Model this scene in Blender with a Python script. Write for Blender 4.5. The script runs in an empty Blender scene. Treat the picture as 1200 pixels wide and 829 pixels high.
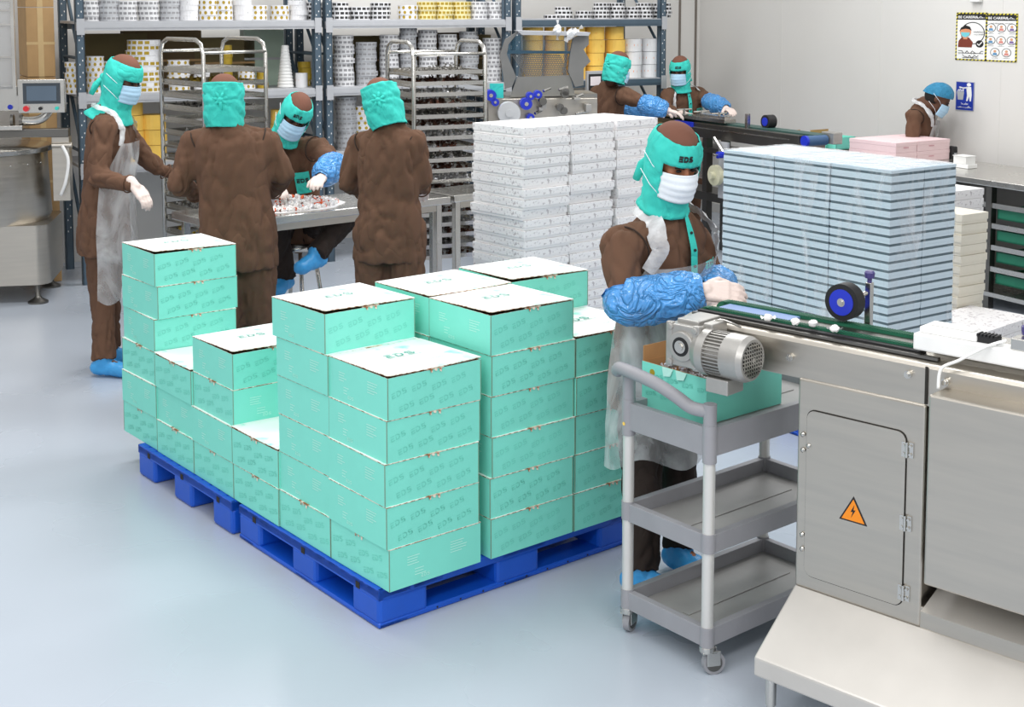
import bpy, bmesh, math, random
from mathutils import Vector, Matrix, Euler, noise
random.seed(7)
scene = bpy.context.scene
COL = scene.collection
PI = math.pi
def R(a): return math.radians(a)

# ------------------------------------------------------------------ camera
W_PX, H_PX = 1200.0, 829.0
FPX, CX, CY, PITCH, HC = 1557.0, 600.0, 150.0, R(5.2), 2.08
cam_d = bpy.data.cameras.new('camera'); cam = bpy.data.objects.new('camera', cam_d); COL.objects.link(cam)
cam.location = (0, 0, HC); cam.rotation_euler = (PI/2 - PITCH, 0, 0)
cam_d.sensor_fit = 'HORIZONTAL'; cam_d.sensor_width = 36.0; cam_d.lens = 36.0*FPX/W_PX
cam_d.shift_x = (W_PX/2 - CX)/W_PX; cam_d.shift_y = (CY - H_PX/2)/W_PX
cam_d.clip_start = .05; cam_d.clip_end = 200
scene.camera = cam
# ------------------------------------------------------------------ world, lights, exposure
wd = bpy.data.worlds.new('world'); scene.world = wd; wd.use_nodes = True
bgn = wd.node_tree.nodes['Background']; bgn.inputs[0].default_value = (1.0, 1.0, 1.0, 1); bgn.inputs[1].default_value = .54
scene.view_settings.view_transform = 'Standard'; scene.view_settings.look = 'None'
scene.view_settings.exposure = 0.22; scene.view_settings.gamma = 1.0; scene.view_settings.use_curve_mapping = False
def area_light(name, loc, sx, sy, power, rot=(0,0,0), col=(1,1,1)):
    d = bpy.data.lights.new(name, 'AREA'); d.shape = 'RECTANGLE'; d.size = sx; d.size_y = sy; d.energy = power; d.color = col
    o = bpy.data.objects.new(name, d); COL.objects.link(o); o.location = loc; o.rotation_euler = rot; return o
ROOM_YAW = R(28.4)
for i, (lx, ly, pw) in enumerate([(-1.8, -1.0, 135), (1.8, -1.6, 95), (-1.4, 2.6, 50), (1.8, 2.2, 45), (-2.2, 6.6, 62), (1.0, 7.0, 62), (-.8, 10.2, 60), (2.2, 9.6, 50)]):  # unseen overhead lights; first two added behind the camera to fill vertical faces
    area_light('unseen_overhead_light', (lx, ly, 3.9), 2.6, .7, pw, (0, 0, ROOM_YAW))

# ------------------------------------------------------------------ pixel -> world helpers
FWD = Vector((0, math.cos(PITCH), -math.sin(PITCH))); UP = Vector((0, math.sin(PITCH), math.cos(PITCH)))
CAM = Vector((0, 0, HC))
def ray(x, y): return FWD + Vector((1,0,0))*((x-CX)/FPX) - UP*((y-CY)/FPX)
def P(x, y, z=0.0):                       # point at height z
    d = ray(x, y); return CAM + d*((z-HC)/d.z)
def D(x, y, Y):                           # point at depth Y
    d = ray(x, y); return CAM + d*(Y/d.y)

# ------------------------------------------------------------------ mesh builder
class MB:
    def __init__(s): s.v=[]; s.f=[]; s.m=[]; s.cur=0
    def add(s, vs, fs, M=None):
        n=len(s.v)
        for p in vs:
            p=Vector(p); s.v.append(tuple(M@p if M is not None else p))
        for f in fs: s.f.append(tuple(i+n for i in f)); s.m.append(s.cur)
        return s
    def box(s, c, d, M=None):
        x,y,z=c; a,b,h=d[0]/2,d[1]/2,d[2]/2
        vs=[(x-a,y-b,z-h),(x+a,y-b,z-h),(x+a,y+b,z-h),(x-a,y+b,z-h),(x-a,y-b,z+h),(x+a,y-b,z+h),(x+a,y+b,z+h),(x-a,y+b,z+h)]
        return s.add(vs,[(3,2,1,0),(4,5,6,7),(0,1,5,4),(1,2,6,5),(2,3,7,6),(3,0,4,7)],M)
    def bx(s, x0,x1,y0,y1,z0,z1,M=None): return s.box(((x0+x1)/2,(y0+y1)/2,(z0+z1)/2),(x1-x0,y1-y0,z1-z0),M)
    def cyl(s, a, b, r, r2=None, n=16, M=None, cap=True):
        a=Vector(a); b=Vector(b); r2=r if r2 is None else r2
        d=(b-a).normalized(); t=Vector((0,0,1)) if abs(d.z)<.9 else Vector((1,0,0))
        e=d.cross(t).normalized(); g=d.cross(e)
        vs=[]
        for k in range(n):
            q=2*PI*k/n; w=e*math.cos(q)+g*math.sin(q)
            vs.append(a+w*r); vs.append(b+w*r2)
        fs=[(2*k,2*((k+1)%n),2*((k+1)%n)+1,2*k+1) for k in range(n)]
        fs=[tuple(reversed(f)) for f in fs]
        if cap: fs.append(tuple(2*k for k in range(n))); fs.append(tuple(2*k+1 for k in reversed(range(n))))
        return s.add(vs,fs,M)
    def tube(s, pts, r, n=8, M=None, closed=False):
        pts=[Vector(p) for p in pts]; N=len(pts); vs=[]; prev=None
        for i,p in enumerate(pts):
            if closed: d=pts[(i+1)%N]-pts[i-1]
            else: d=pts[min(i+1,N-1)]-pts[max(i-1,0)]
            d.normalize()
            if prev is None:
                t=Vector((0,0,1)) if abs(d.z)<.9 else Vector((1,0,0)); e=d.cross(t).normalized()
            else: e=(prev-d*prev.dot(d)).normalized()
            prev=e; g=d.cross(e); rr=r[i] if isinstance(r,(list,tuple)) else r
            for k in range(n):
                q=2*PI*k/n; vs.append(p+(e*math.cos(q)+g*math.sin(q))*rr)
        fs=[]
        for i in range(N if closed else N-1):
            j=(i+1)%N
            for k in range(n):
                fs.append((i*n+k,i*n+(k+1)%n,j*n+(k+1)%n,j*n+k))
        if not closed: fs.append(tuple(reversed(range(n)))); fs.append(tuple((N-1)*n+k for k in range(n)))
        return s.add(vs,fs,M)
    def lathe(s, prof, n=24, M=None, cap=True):      # prof: (r,z) bottom to top
        vs=[]; N=len(prof)
        for (r,z) in prof:
            for k in range(n):
                q=2*PI*k/n; vs.append((r*math.cos(q),r*math.sin(q),z))
        fs=[]
        for i in range(N-1):
            for k in range(n): fs.append((i*n+k,i*n+(k+1)%n,(i+1)*n+(k+1)%n,(i+1)*n+k))
        if cap: fs.append(tuple(reversed(range(n)))); fs.append(tuple((N-1)*n+k for k in range(n)))
        return s.add(vs,fs,M)
    def prism(s, poly, z0, z1, M=None):              # poly ccw in xy
        n=len(poly); vs=[(x,y,z0) for x,y in poly]+[(x,y,z1) for x,y in poly]
        fs=[tuple(reversed(range(n))),tuple(range(n,2*n))]+[(k,(k+1)%n,n+(k+1)%n,n+k) for k in range(n)]
        return s.add(vs,fs,M)
    def grid(s, fn, nu, nv, M=None, closed_u=False):
        vs=[fn(i/nu,j/nv) for j in range(nv+1) for i in range(nu if closed_u else nu+1)]
        w=nu if closed_u else nu+1; fs=[]
        for j in range(nv):
            for i in range(nu):
                i2=(i+1)%w; fs.append((j*w+i,j*w+i2,(j+1)*w+i2,(j+1)*w+i))
        return s.add(vs,fs,M)
    def sphere(s, c, r, M=None, nu=16, nv=10):
        c=Vector(c); r=(r,r,r) if not isinstance(r,(tuple,list)) else r
        vs=[(c.x,c.y,c.z-r[2])]; 
        for j in range(1,nv):
            t=-PI/2+PI*j/nv
            for i in range(nu):
                q=2*PI*i/nu; vs.append((c.x+r[0]*math.cos(t)*math.cos(q),c.y+r[1]*math.cos(t)*math.sin(q),c.z+r[2]*math.sin(t)))
        vs.append((c.x,c.y,c.z+r[2])); fs=[]
        for i in range(nu): fs.append((0,1+(i+1)%nu,1+i))
        for j in range(nv-2):
            for i in range(nu): fs.append((1+j*nu+i,1+j*nu+(i+1)%nu,1+(j+1)*nu+(i+1)%nu,1+(j+1)*nu+i))
        L=len(vs)-1
        for i in range(nu): fs.append((L,1+(nv-2)*nu+i,1+(nv-2)*nu+(i+1)%nu))
        return s.add(vs,fs,M)
    def mesh(s, name, mats, smooth=False):
        me=bpy.data.meshes.new(name); me.from_pydata(s.v,[],s.f)
        for m in (mats if isinstance(mats,(list,tuple)) else [mats]): me.materials.append(m)
        me.polygons.foreach_set('material_index', s.m)
        if smooth: me.polygons.foreach_set('use_smooth',[True]*len(me.polygons))
        me.update(); return me
    def build(s, name, mats, parent=None, smooth=False, bevel=0, M=None, seg=2):
        return link(name, s.mesh(name,mats,smooth), parent, M, bevel, seg)
def link(name, me, parent=None, M=None, bevel=0, seg=2):
    o=bpy.data.objects.new(name,me); COL.objects.link(o)
    if parent is not None: o.parent=parent
    if M is not None: o.matrix_local=M
    if smooth_angle(me): pass
    if bevel:
        b=o.modifiers.new('bevel','BEVEL'); b.width=bevel; b.segments=seg; b.limit_method='ANGLE'; b.angle_limit=R(40)
    return o
def smooth_angle(me): return False
def sharp(o, ang=40):                                  # smooth shading with sharp edges by angle
    me=o.data; bm=bmesh.new(); bm.from_mesh(me)
    for e in bm.edges:
        if len(e.link_faces)==2: e.smooth = e.calc_face_angle(0) < R(ang)
    for f in bm.faces: f.smooth=True
    bm.to_mesh(me); bm.free(); return o
def tag(o, label=None, cat=None, group=None, kind=None):
    if label: o['label']=label
    if cat: o['category']=cat
    if group: o['group']=group
    if kind: o['kind']=kind
    return o
def thing(name, label, cat, M=None, group=None):
    o=bpy.data.objects.new(name,None); COL.objects.link(o); o.empty_display_size=.05
    if M is not None: o.matrix_world=M
    return tag(o,label,cat,group)
def struct(name, mb, mat, **k): return tag(mb.build(name,mat,**k), kind='structure')
def copy_tree(o, parent=None, M=None):
    c=o.copy(); COL.objects.link(c); c.parent=parent
    if M is not None: c.matrix_local=M
    for ch in list(o.children): copy_tree(ch,c)
    return c
def FR(origin, yaw, z=None):                           # frame: local x = "R" direction, local y = recedes left
    o=Vector(origin)
    if z is not None: o.z=z
    return Matrix.Translation(o)@Matrix.Rotation(yaw,4,'Z')
def T(x,y,z): return Matrix.Translation((x,y,z))
def RZ(a): return Matrix.Rotation(a,4,'Z')
def RX(a): return Matrix.Rotation(a,4,'X')
def RY(a): return Matrix.Rotation(a,4,'Y')

# ------------------------------------------------------------------ materials
def s2l(c): c/=255.0; return c/12.92 if c<=.04045 else ((c+.055)/1.055)**2.4
def rgb(r,g,b): return (s2l(r),s2l(g),s2l(b),1)
def mat(name, col, rough=.5, metal=0, var=.06, scale=6, bump=0, bscale=60, spec=.5, stretch=None, col2=None, mixlo=.45, mixhi=.6, rvar=0, alpha=1, emis=0, coord='Object', trans=0):
    m=bpy.data.materials.new(name); m.use_nodes=True; nt=m.node_tree; N=nt.nodes; Lk=nt.links
    b=N['Principled BSDF']; b.inputs['Roughness'].default_value=rough; b.inputs['Metallic'].default_value=metal
    b.inputs['Specular IOR Level'].default_value=spec
    tc=N.new('ShaderNodeTexCoord'); mp=N.new('ShaderNodeMapping'); Lk.new(tc.outputs[coord],mp.inputs[0])
    if stretch: mp.inputs['Scale'].default_value=stretch
    nz=N.new('ShaderNodeTexNoise'); nz.inputs['Scale'].default_value=scale; nz.inputs['Detail'].default_value=4; Lk.new(mp.outputs[0],nz.inputs[0])
    mx=N.new('ShaderNodeMix'); mx.data_type='RGBA'
    if col2:
        mr=N.new('ShaderNodeMapRange'); mr.inputs[1].default_value=mixlo; mr.inputs[2].default_value=mixhi; Lk.new(nz.outputs[0],mr.inputs[0]); Lk.new(mr.outputs[0],mx.inputs[0])
        mx.inputs[6].default_value=col; mx.inputs[7].default_value=col2
    else:
        mr=N.new('ShaderNodeMapRange'); mr.inputs[1].default_value=.3; mr.inputs[2].default_value=.7; Lk.new(nz.outputs[0],mr.inputs[0]); Lk.new(mr.outputs[0],mx.inputs[0])
        mx.inputs[6].default_value=tuple(c*(1-var) for c in col[:3])+(1,); mx.inputs[7].default_value=tuple(min(1,c*(1+var)) for c in col[:3])+(1,)
    Lk.new(mx.outputs[2],b.inputs['Base Color'])
    if rvar:
        mr2=N.new('ShaderNodeMapRange'); mr2.inputs[1].default_value=.3; mr2.inputs[2].default_value=.7; mr2.inputs[3].default_value=rough-rvar; mr2.inputs[4].default_value=rough+rvar
        Lk.new(nz.outputs[0],mr2.inputs[0]); Lk.new(mr2.outputs[0],b.inputs['Roughness'])
    if bump:
        n2=N.new('ShaderNodeTexNoise'); n2.inputs['Scale'].default_value=bscale; n2.inputs['Detail'].default_value=3; Lk.new(mp.outputs[0],n2.inputs[0])
        bp=N.new('ShaderNodeBump'); bp.inputs['Strength'].default_value=bump; bp.inputs['Distance'].default_value=(.035 if bscale<20 else .01); Lk.new(n2.outputs[0],bp.inputs['Height']); Lk.new(bp.outputs[0],b.inputs['Normal'])
    if alpha<1: b.inputs['Alpha'].default_value=alpha
    if trans: b.inputs['Transmission Weight'].default_value=trans
    if emis: b.inputs['Emission Color'].default_value=col; b.inputs['Emission Strength'].default_value=emis
    return m
def film(name, col, lo=.1, hi=.6, scale=8, stretch=None, rough=.2, bump=.3, lo_n=.4, hi_n=.7):
    # thin crumpled plastic: opacity follows creases of a noise
    m=mat(name,col,rough,0,.02,scale,bump,scale*3,.6,stretch); nt=m.node_tree; N=nt.nodes; Lk=nt.links
    b=N['Principled BSDF']; tc=[n for n in N if n.type=='MAPPING'][0]
    nz=N.new('ShaderNodeTexNoise'); nz.inputs['Scale'].default_value=scale; nz.inputs['Detail'].default_value=6; nz.inputs['Distortion'].default_value=1.2; Lk.new(tc.outputs[0],nz.inputs[0])
    mr=N.new('ShaderNodeMapRange'); mr.inputs[1].default_value=lo_n; mr.inputs[2].default_value=hi_n; mr.inputs[3].default_value=lo; mr.inputs[4].default_value=hi
    Lk.new(nz.outputs[0],mr.inputs[0]); Lk.new(mr.outputs[0],b.inputs['Alpha']); return m
def cloth(name, col, rough, scale, strength, dist=.03, var=.05, distort=.9, stretch=(1,1,.55), spec=.3):
    m=mat(name,col,rough,0,var,scale*.8,0,60,spec,stretch); nt=m.node_tree; N=nt.nodes; Lk=nt.links; b=N['Principled BSDF']; mp=[n for n in N if n.type=='MAPPING'][0]
    nz=N.new('ShaderNodeTexNoise'); nz.inputs['Scale'].default_value=scale; nz.inputs['Detail'].default_value=2.5; nz.inputs['Distortion'].default_value=distort; Lk.new(mp.outputs[0],nz.inputs[0])
    a=N.new('ShaderNodeMath'); a.operation='SUBTRACT'; a.inputs[1].default_value=.5; Lk.new(nz.outputs[0],a.inputs[0])
    c=N.new('ShaderNodeMath'); c.operation='ABSOLUTE'; Lk.new(a.outputs[0],c.inputs[0])
    d=N.new('ShaderNodeMath'); d.operation='POWER'; d.inputs[1].default_value=.6; Lk.new(c.outputs[0],d.inputs[0])
    bp=N.new('ShaderNodeBump'); bp.inputs['Strength'].default_value=strength; bp.inputs['Distance'].default_value=dist; Lk.new(d.outputs[0],bp.inputs['Height']); Lk.new(bp.outputs[0],b.inputs['Normal'])
    return m
M={}
M['floor']=mat('floor_epoxy',rgb(180,188,199),.28,0,.03,.8,.03,40,.45,rvar=.06)
M['wall']=mat('wall_panel',rgb(222,220,216),.55,0,.015,2)
M['joint']=mat('wall_joint',rgb(120,112,104),.6)
M['steel']=mat('brushed_steel',rgb(196,190,180),.36,1,.05,3,.02,90,stretch=(1,1,14),rvar=.06)
M['steel2']=mat('steel_bright',rgb(205,203,198),.25,1,.04,5,rvar=.05)
M['steeld']=mat('steel_dark',rgb(120,118,114),.4,1,.06,5)
M['alu']=mat('cast_aluminium',rgb(178,176,172),.42,.75,.06,20,.05,120)
M['teal']=mat('teal_board',rgb(128,224,206),.55,0,.02,9,.02,150)
M['teal_in']=mat('kraft_inside',rgb(178,132,84),.8,0,.08,14)
M['lidw']=mat('lid_white_splash',rgb(244,246,243),.5,0,.02,5.5,col2=rgb(160,232,216),mixlo=.56,mixhi=.63)
M['ink']=mat('ink_teal',rgb(72,160,146),.6)
M['inkp']=mat('ink_pattern',rgb(114,212,194),.6)
M['inkw']=mat('ink_white',rgb(188,240,228),.6)
M['gap']=mat('dark_gap',rgb(40,38,34),.9)
M['tear']=mat('torn_board',rgb(226,214,196),.8,col2=rgb(150,98,58),scale=60)
M['pallet']=mat('pallet_blue',rgb(16,84,196),.42,0,.06,7,.02,80)
M['black']=mat('black_rubber',rgb(26,26,28),.6)
M['white']=mat('white_plastic',rgb(238,238,236),.45)
M['grey']=mat('grey_plastic',rgb(150,150,155),.5,0,.04,10,.03,120)
M['greyd']=mat('grey_plastic_tray',rgb(146,145,143),.45,0,.1,5,.02,120)
M['blue']=mat('blue_hub',rgb(32,52,190),.35)
M['knob']=mat('purple_knob',rgb(70,62,120),.35)
M['green']=mat('green_belt',rgb(18,92,66),.6,0,.1,20)
M['orange']=mat('warning_orange',rgb(240,140,20),.5)
M['teald']=cloth('scarf_teal',rgb(62,202,188),.8,11,.5,.025)
M['brown']=cloth('uniform_brown',rgb(101,74,58),.95,3.4,.42,.06)
M['browncap']=cloth('cap_brown',rgb(118,80,66),.9,9,.2,.02)
M['skin']=mat('skin_tan',rgb(172,112,80),.55,0,.05,12)
M['skind']=mat('skin_deep',rgb(96,62,44),.55,0,.05,12)
M['mask']=mat('mask_white',rgb(234,240,246),.7,0,.02,10,.1,60)
M['maskb']=mat('mask_blue',rgb(176,212,236),.7,0,.02,10,.1,60)
M['glove']=mat('glove_latex',rgb(226,208,200),.45,0,.05,20,.06,60)
M['sleeve']=cloth('sleeve_film_blue',rgb(82,156,224),.16,11,.8,.05,.16,1.6,(1,1,1),.7)
M['shoec']=mat('shoe_cover_blue',rgb(64,160,224),.4,0,.08,14,.3,40)
M['shoe']=mat('shoe_canvas',rgb(214,214,212),.7)
M['sock']=mat('sock_black',rgb(24,24,28),.9)
M['apron']=film('apron_film',rgb(226,228,230),.22,.66,7,(1,1,.45),.25,.7)
M['white_box']=mat('white_board',rgb(238,236,236),.5,0,.02,12)
M['pbox']=mat('printed_white_board',rgb(240,238,238),.5,0,.01,46,col2=rgb(196,190,192),mixlo=.585,mixhi=.62)
M['cream']=mat('cream_board',rgb(226,220,204),.55,0,.03,10)
M['bluebox']=mat('pale_blue_board',rgb(200,216,226),.5,0,.02,8)
M['stripe']=mat('dark_stripe_board',rgb(84,102,110),.6,0,.08,30)
M['wrap']=film('stretch_film',rgb(244,247,250),.02,.55,7,(1.2,1.2,.35),.12,.5,.5,.78)
M['wraptop']=film('stretch_film_top',rgb(246,248,250),.35,.75,6,None,.12,.5)
M['pink']=mat('pink_board',rgb(236,208,210),.55,0,.02,10)
M['rack']=mat('rack_bluegrey',rgb(74,92,106),.5,0,.06,10)
M['rackl']=mat('rack_beam_grey',rgb(178,180,184),.45,0,.04,10)
M['card']=mat('cardboard',rgb(186,150,104),.8,0,.07,8)
M['yellow']=mat('yellow_tape',rgb(248,204,96),.5,0,.05,10)
M['gold']=mat('gold_label',rgb(176,148,44),.4,.2,.1,30)
M['foil']=mat('foil_silver',rgb(226,226,230),.25,.35,.08,40,.5,30)
M['candyw']=mat('wrapper_white',rgb(236,234,232),.4,0,.04,30)
M['candyo']=mat('wrapper_orange',rgb(226,96,40),.45,0,.1,30)
M['choc']=mat('chocolate',rgb(92,52,34),.5,0,.15,30)
M['screen']=mat('screen_grey',rgb(92,108,124),.25,0,.05,3)
M['red']=mat('red_button',rgb(214,40,48),.35)
M['signb']=mat('sign_blue',rgb(24,52,158),.45)
M['signw']=mat('sign_white',rgb(242,242,240),.5)
M['yel']=mat('sign_yellow',rgb(222,208,60),.5)
M['hair']=film('hairnet_blue',rgb(36,140,184),.75,1,40,None,.5,.9)
M['hairk']=mat('hair_dark',rgb(28,24,22),.8)
M['glass']=mat('clear_guard',rgb(216,220,224),.1,0,.02,5,alpha=.22)
M['bluel']=mat('window_blue',rgb(46,98,122),.3,0,.05,5,alpha=.3)
M['strap']=film('apron_strap_film',rgb(232,234,236),.5,.85,9,None,.25,.7)
M['brownd']=cloth('trouser_dark_brown',rgb(48,39,35),.9,6,.5,.04)
M['satin']=mat('satin_post',rgb(214,213,210),.45,.35,.03,8)
M['steelm']=mat('steel_matte',rgb(206,202,196),.4,.45,.04,6)
M['seam']=mat('seam_thread',rgb(52,38,30),.9)
ORDW=['first','second','third','fourth','fifth','sixth','seventh','eighth','ninth','tenth','eleventh','twelfth','thirteenth','fourteenth','fifteenth','sixteenth','seventeenth','eighteenth','nineteenth','twentieth']
def ordw(n): return ORDW[n-1] if n<=20 else ('twenty-'+ORDW[n-21] if n<30 else 'thirtieth')

# ================================================================== the setting
RD = Vector((math.cos(ROOM_YAW), math.sin(ROOM_YAW), 0)); LD = Vector((-math.sin(ROOM_YAW), math.cos(ROOM_YAW), 0))
CORNER = Vector((1.93, 13.72, 0))
WALL_H = 4.2
struct('floor', MB().bx(-14, 10, -4, 20, -.1, 0), M['floor'])
mb = MB().bx(-13, 0, 0, .15, 0, WALL_H, FR(CORNER, ROOM_YAW)); wall_back = struct('wall_back', mb, M['wall'])
mb = MB().bx(0, .15, -16, .15, 0, WALL_H, FR(CORNER, ROOM_YAW)); wall_right = struct('wall_right', mb, M['wall'])
# panel joints of the insulated wall panels: recessed dark strips with a proud cover on each side
for i, u in enumerate((-.05, -.25)):
    struct('trim_%d' % (i+1), MB().bx(u-.012, u+.012, -.008, .002, 0, WALL_H, FR(CORNER, ROOM_YAW)), M['joint'])
struct('trim_3', MB().bx(-.03, .0, -2.2, -.02, 0, .09, FR(CORNER, ROOM_YAW)), M['wall'])
for i in range(7):                                         # panel seams of the right wall
    struct('trim_%d' % (i+4), MB().bx(-.002, .001, -1.3*(i+1)-.004, -1.3*(i+1)+.004, 0, WALL_H, FR(CORNER, ROOM_YAW)), M['wall'])

# ================================================================== lettering made of strokes (the carton logo)
def stroke(mb, pts, w, Mx=None):
    for a, b in zip(pts[:-1], pts[1:]):
        a=Vector((a[0],a[1],0)); b=Vector((b[0],b[1],0)); d=(b-a).normalized(); n=Vector((-d.y,d.x,0))*w/2
        a=a-d*w*.35; b=b+d*w*.35
        mb.add([a-n,b-n,b+n,a+n],[(0,1,2,3)],Mx)
def logo(mb, Mx=None, w=.16):                              # about 3.3 wide, 1 high, centred
    X=Matrix.Translation((-1.6,-.5,0)); Mx = Mx@X if Mx is not None else X
    stroke(mb,[(0,1-w/2),(.72,1-w/2)],w,Mx); stroke(mb,[(.05,.5),(.62,.5)],w,Mx); stroke(mb,[(.05,w/2),(.72,w/2)],w,Mx); stroke(mb,[(.05,.5),(.05,w/2)],w,Mx)
    stroke(mb,[(1.12,w/2),(1.12,.62)],w,Mx); stroke(mb,[(1.05,1-w/2),(1.55,1-w/2),(1.86,.72),(1.86,.28),(1.55,w/2),(1.12,w/2)],w,Mx)
    stroke(mb,[(3.1,1-w/2),(2.45,1-w/2),(2.36,.72),(2.5,.5),(2.98,.5),(3.12,.3),(3.0,w/2),(2.32,w/2)],w,Mx)
    return mb

# ================================================================== teal cartons on the blue pallets
PAL_O = P(444.3, 739, 0); PAL_YAW = R(38.9); PALM = FR(PAL_O, PAL_YAW, 0)
PH = .138; BH = .146
def make_pallet(name, label, Mx, ux=1.2, vy=1.0, group=None, skid=True):
    t = thing(name, label, 'pallet', Mx, group)
    m = MB(); n=12
    for i in range(n):                                     # deck slats of the moulded top
        y0=vy*i/n; m.bx(0,ux,y0+.006,y0+vy/n-.006,PH-.022,PH)
    for x in (0,.14,ux/2-.07,ux/2+.07-.14+.07,ux-.14): m.bx(x,x+.13 if x+.13<=ux else ux,0,vy,PH-.034,PH-.004)
    m.bx(0,ux,0,.02,PH-.04,PH-.001); m.bx(0,ux,vy-.02,vy,PH-.04,PH-.001); m.bx(0,.02,0,vy,PH-.04,PH-.001); m.bx(ux-.02,ux,0,vy,PH-.04,PH-.001)
    m.build('deck', M['pallet'], t, bevel=.003, seg=1)
    for x0,x1 in ((0,.2),(ux/2-.1,ux/2+.1),(ux-.2,ux)):
        for y0,y1 in ((0,.17),(vy/2-.085,vy/2+.085),(vy-.17,vy)):
            MB().bx(x0,x1,y0,y1,.012 if skid else 0,PH-.03).build('block', M['pallet'], t, bevel=.014)
    if skid:
        for y0 in (0,vy/2-.06,vy-.12):
            MB().bx(0,ux,y0,y0+.12,0,.022).build('runner', M['pallet'], t, bevel=.006, seg=1)
        for x0 in (0,ux/2-.06,ux-.12):
            m=MB().bx(x0,x0+.12,0,vy,.001,.018); m.build('runner', M['pallet'], t, bevel=.005, seg=1)
        m=MB()
        for k in range(16):
            m.cyl((.24+(k%8)*.1,-.001+.0,.011),(.24+(k%8)*.1,.004,.011),.004,n=6) if k<8 else None
        m.build('drain_hole', M['gap'], t)
    m=MB()
    for y in (vy*.13,vy*.5,vy*.87): m.bx(-.002,.002,y-.012,y+.012,PH-.036,PH-.014)
    m.build('slot', M['gap'], t)
    return t
make_pallet('plastic_pallet','blue plastic pallet with runners under the cartons nearest the utility cart', PALM)
make_pallet('plastic_pallet','blue plastic pallet on nine feet under the tall end column of cartons', PALM@T(-.012,1.035,0), 1.2, .9, skid=False)

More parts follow.
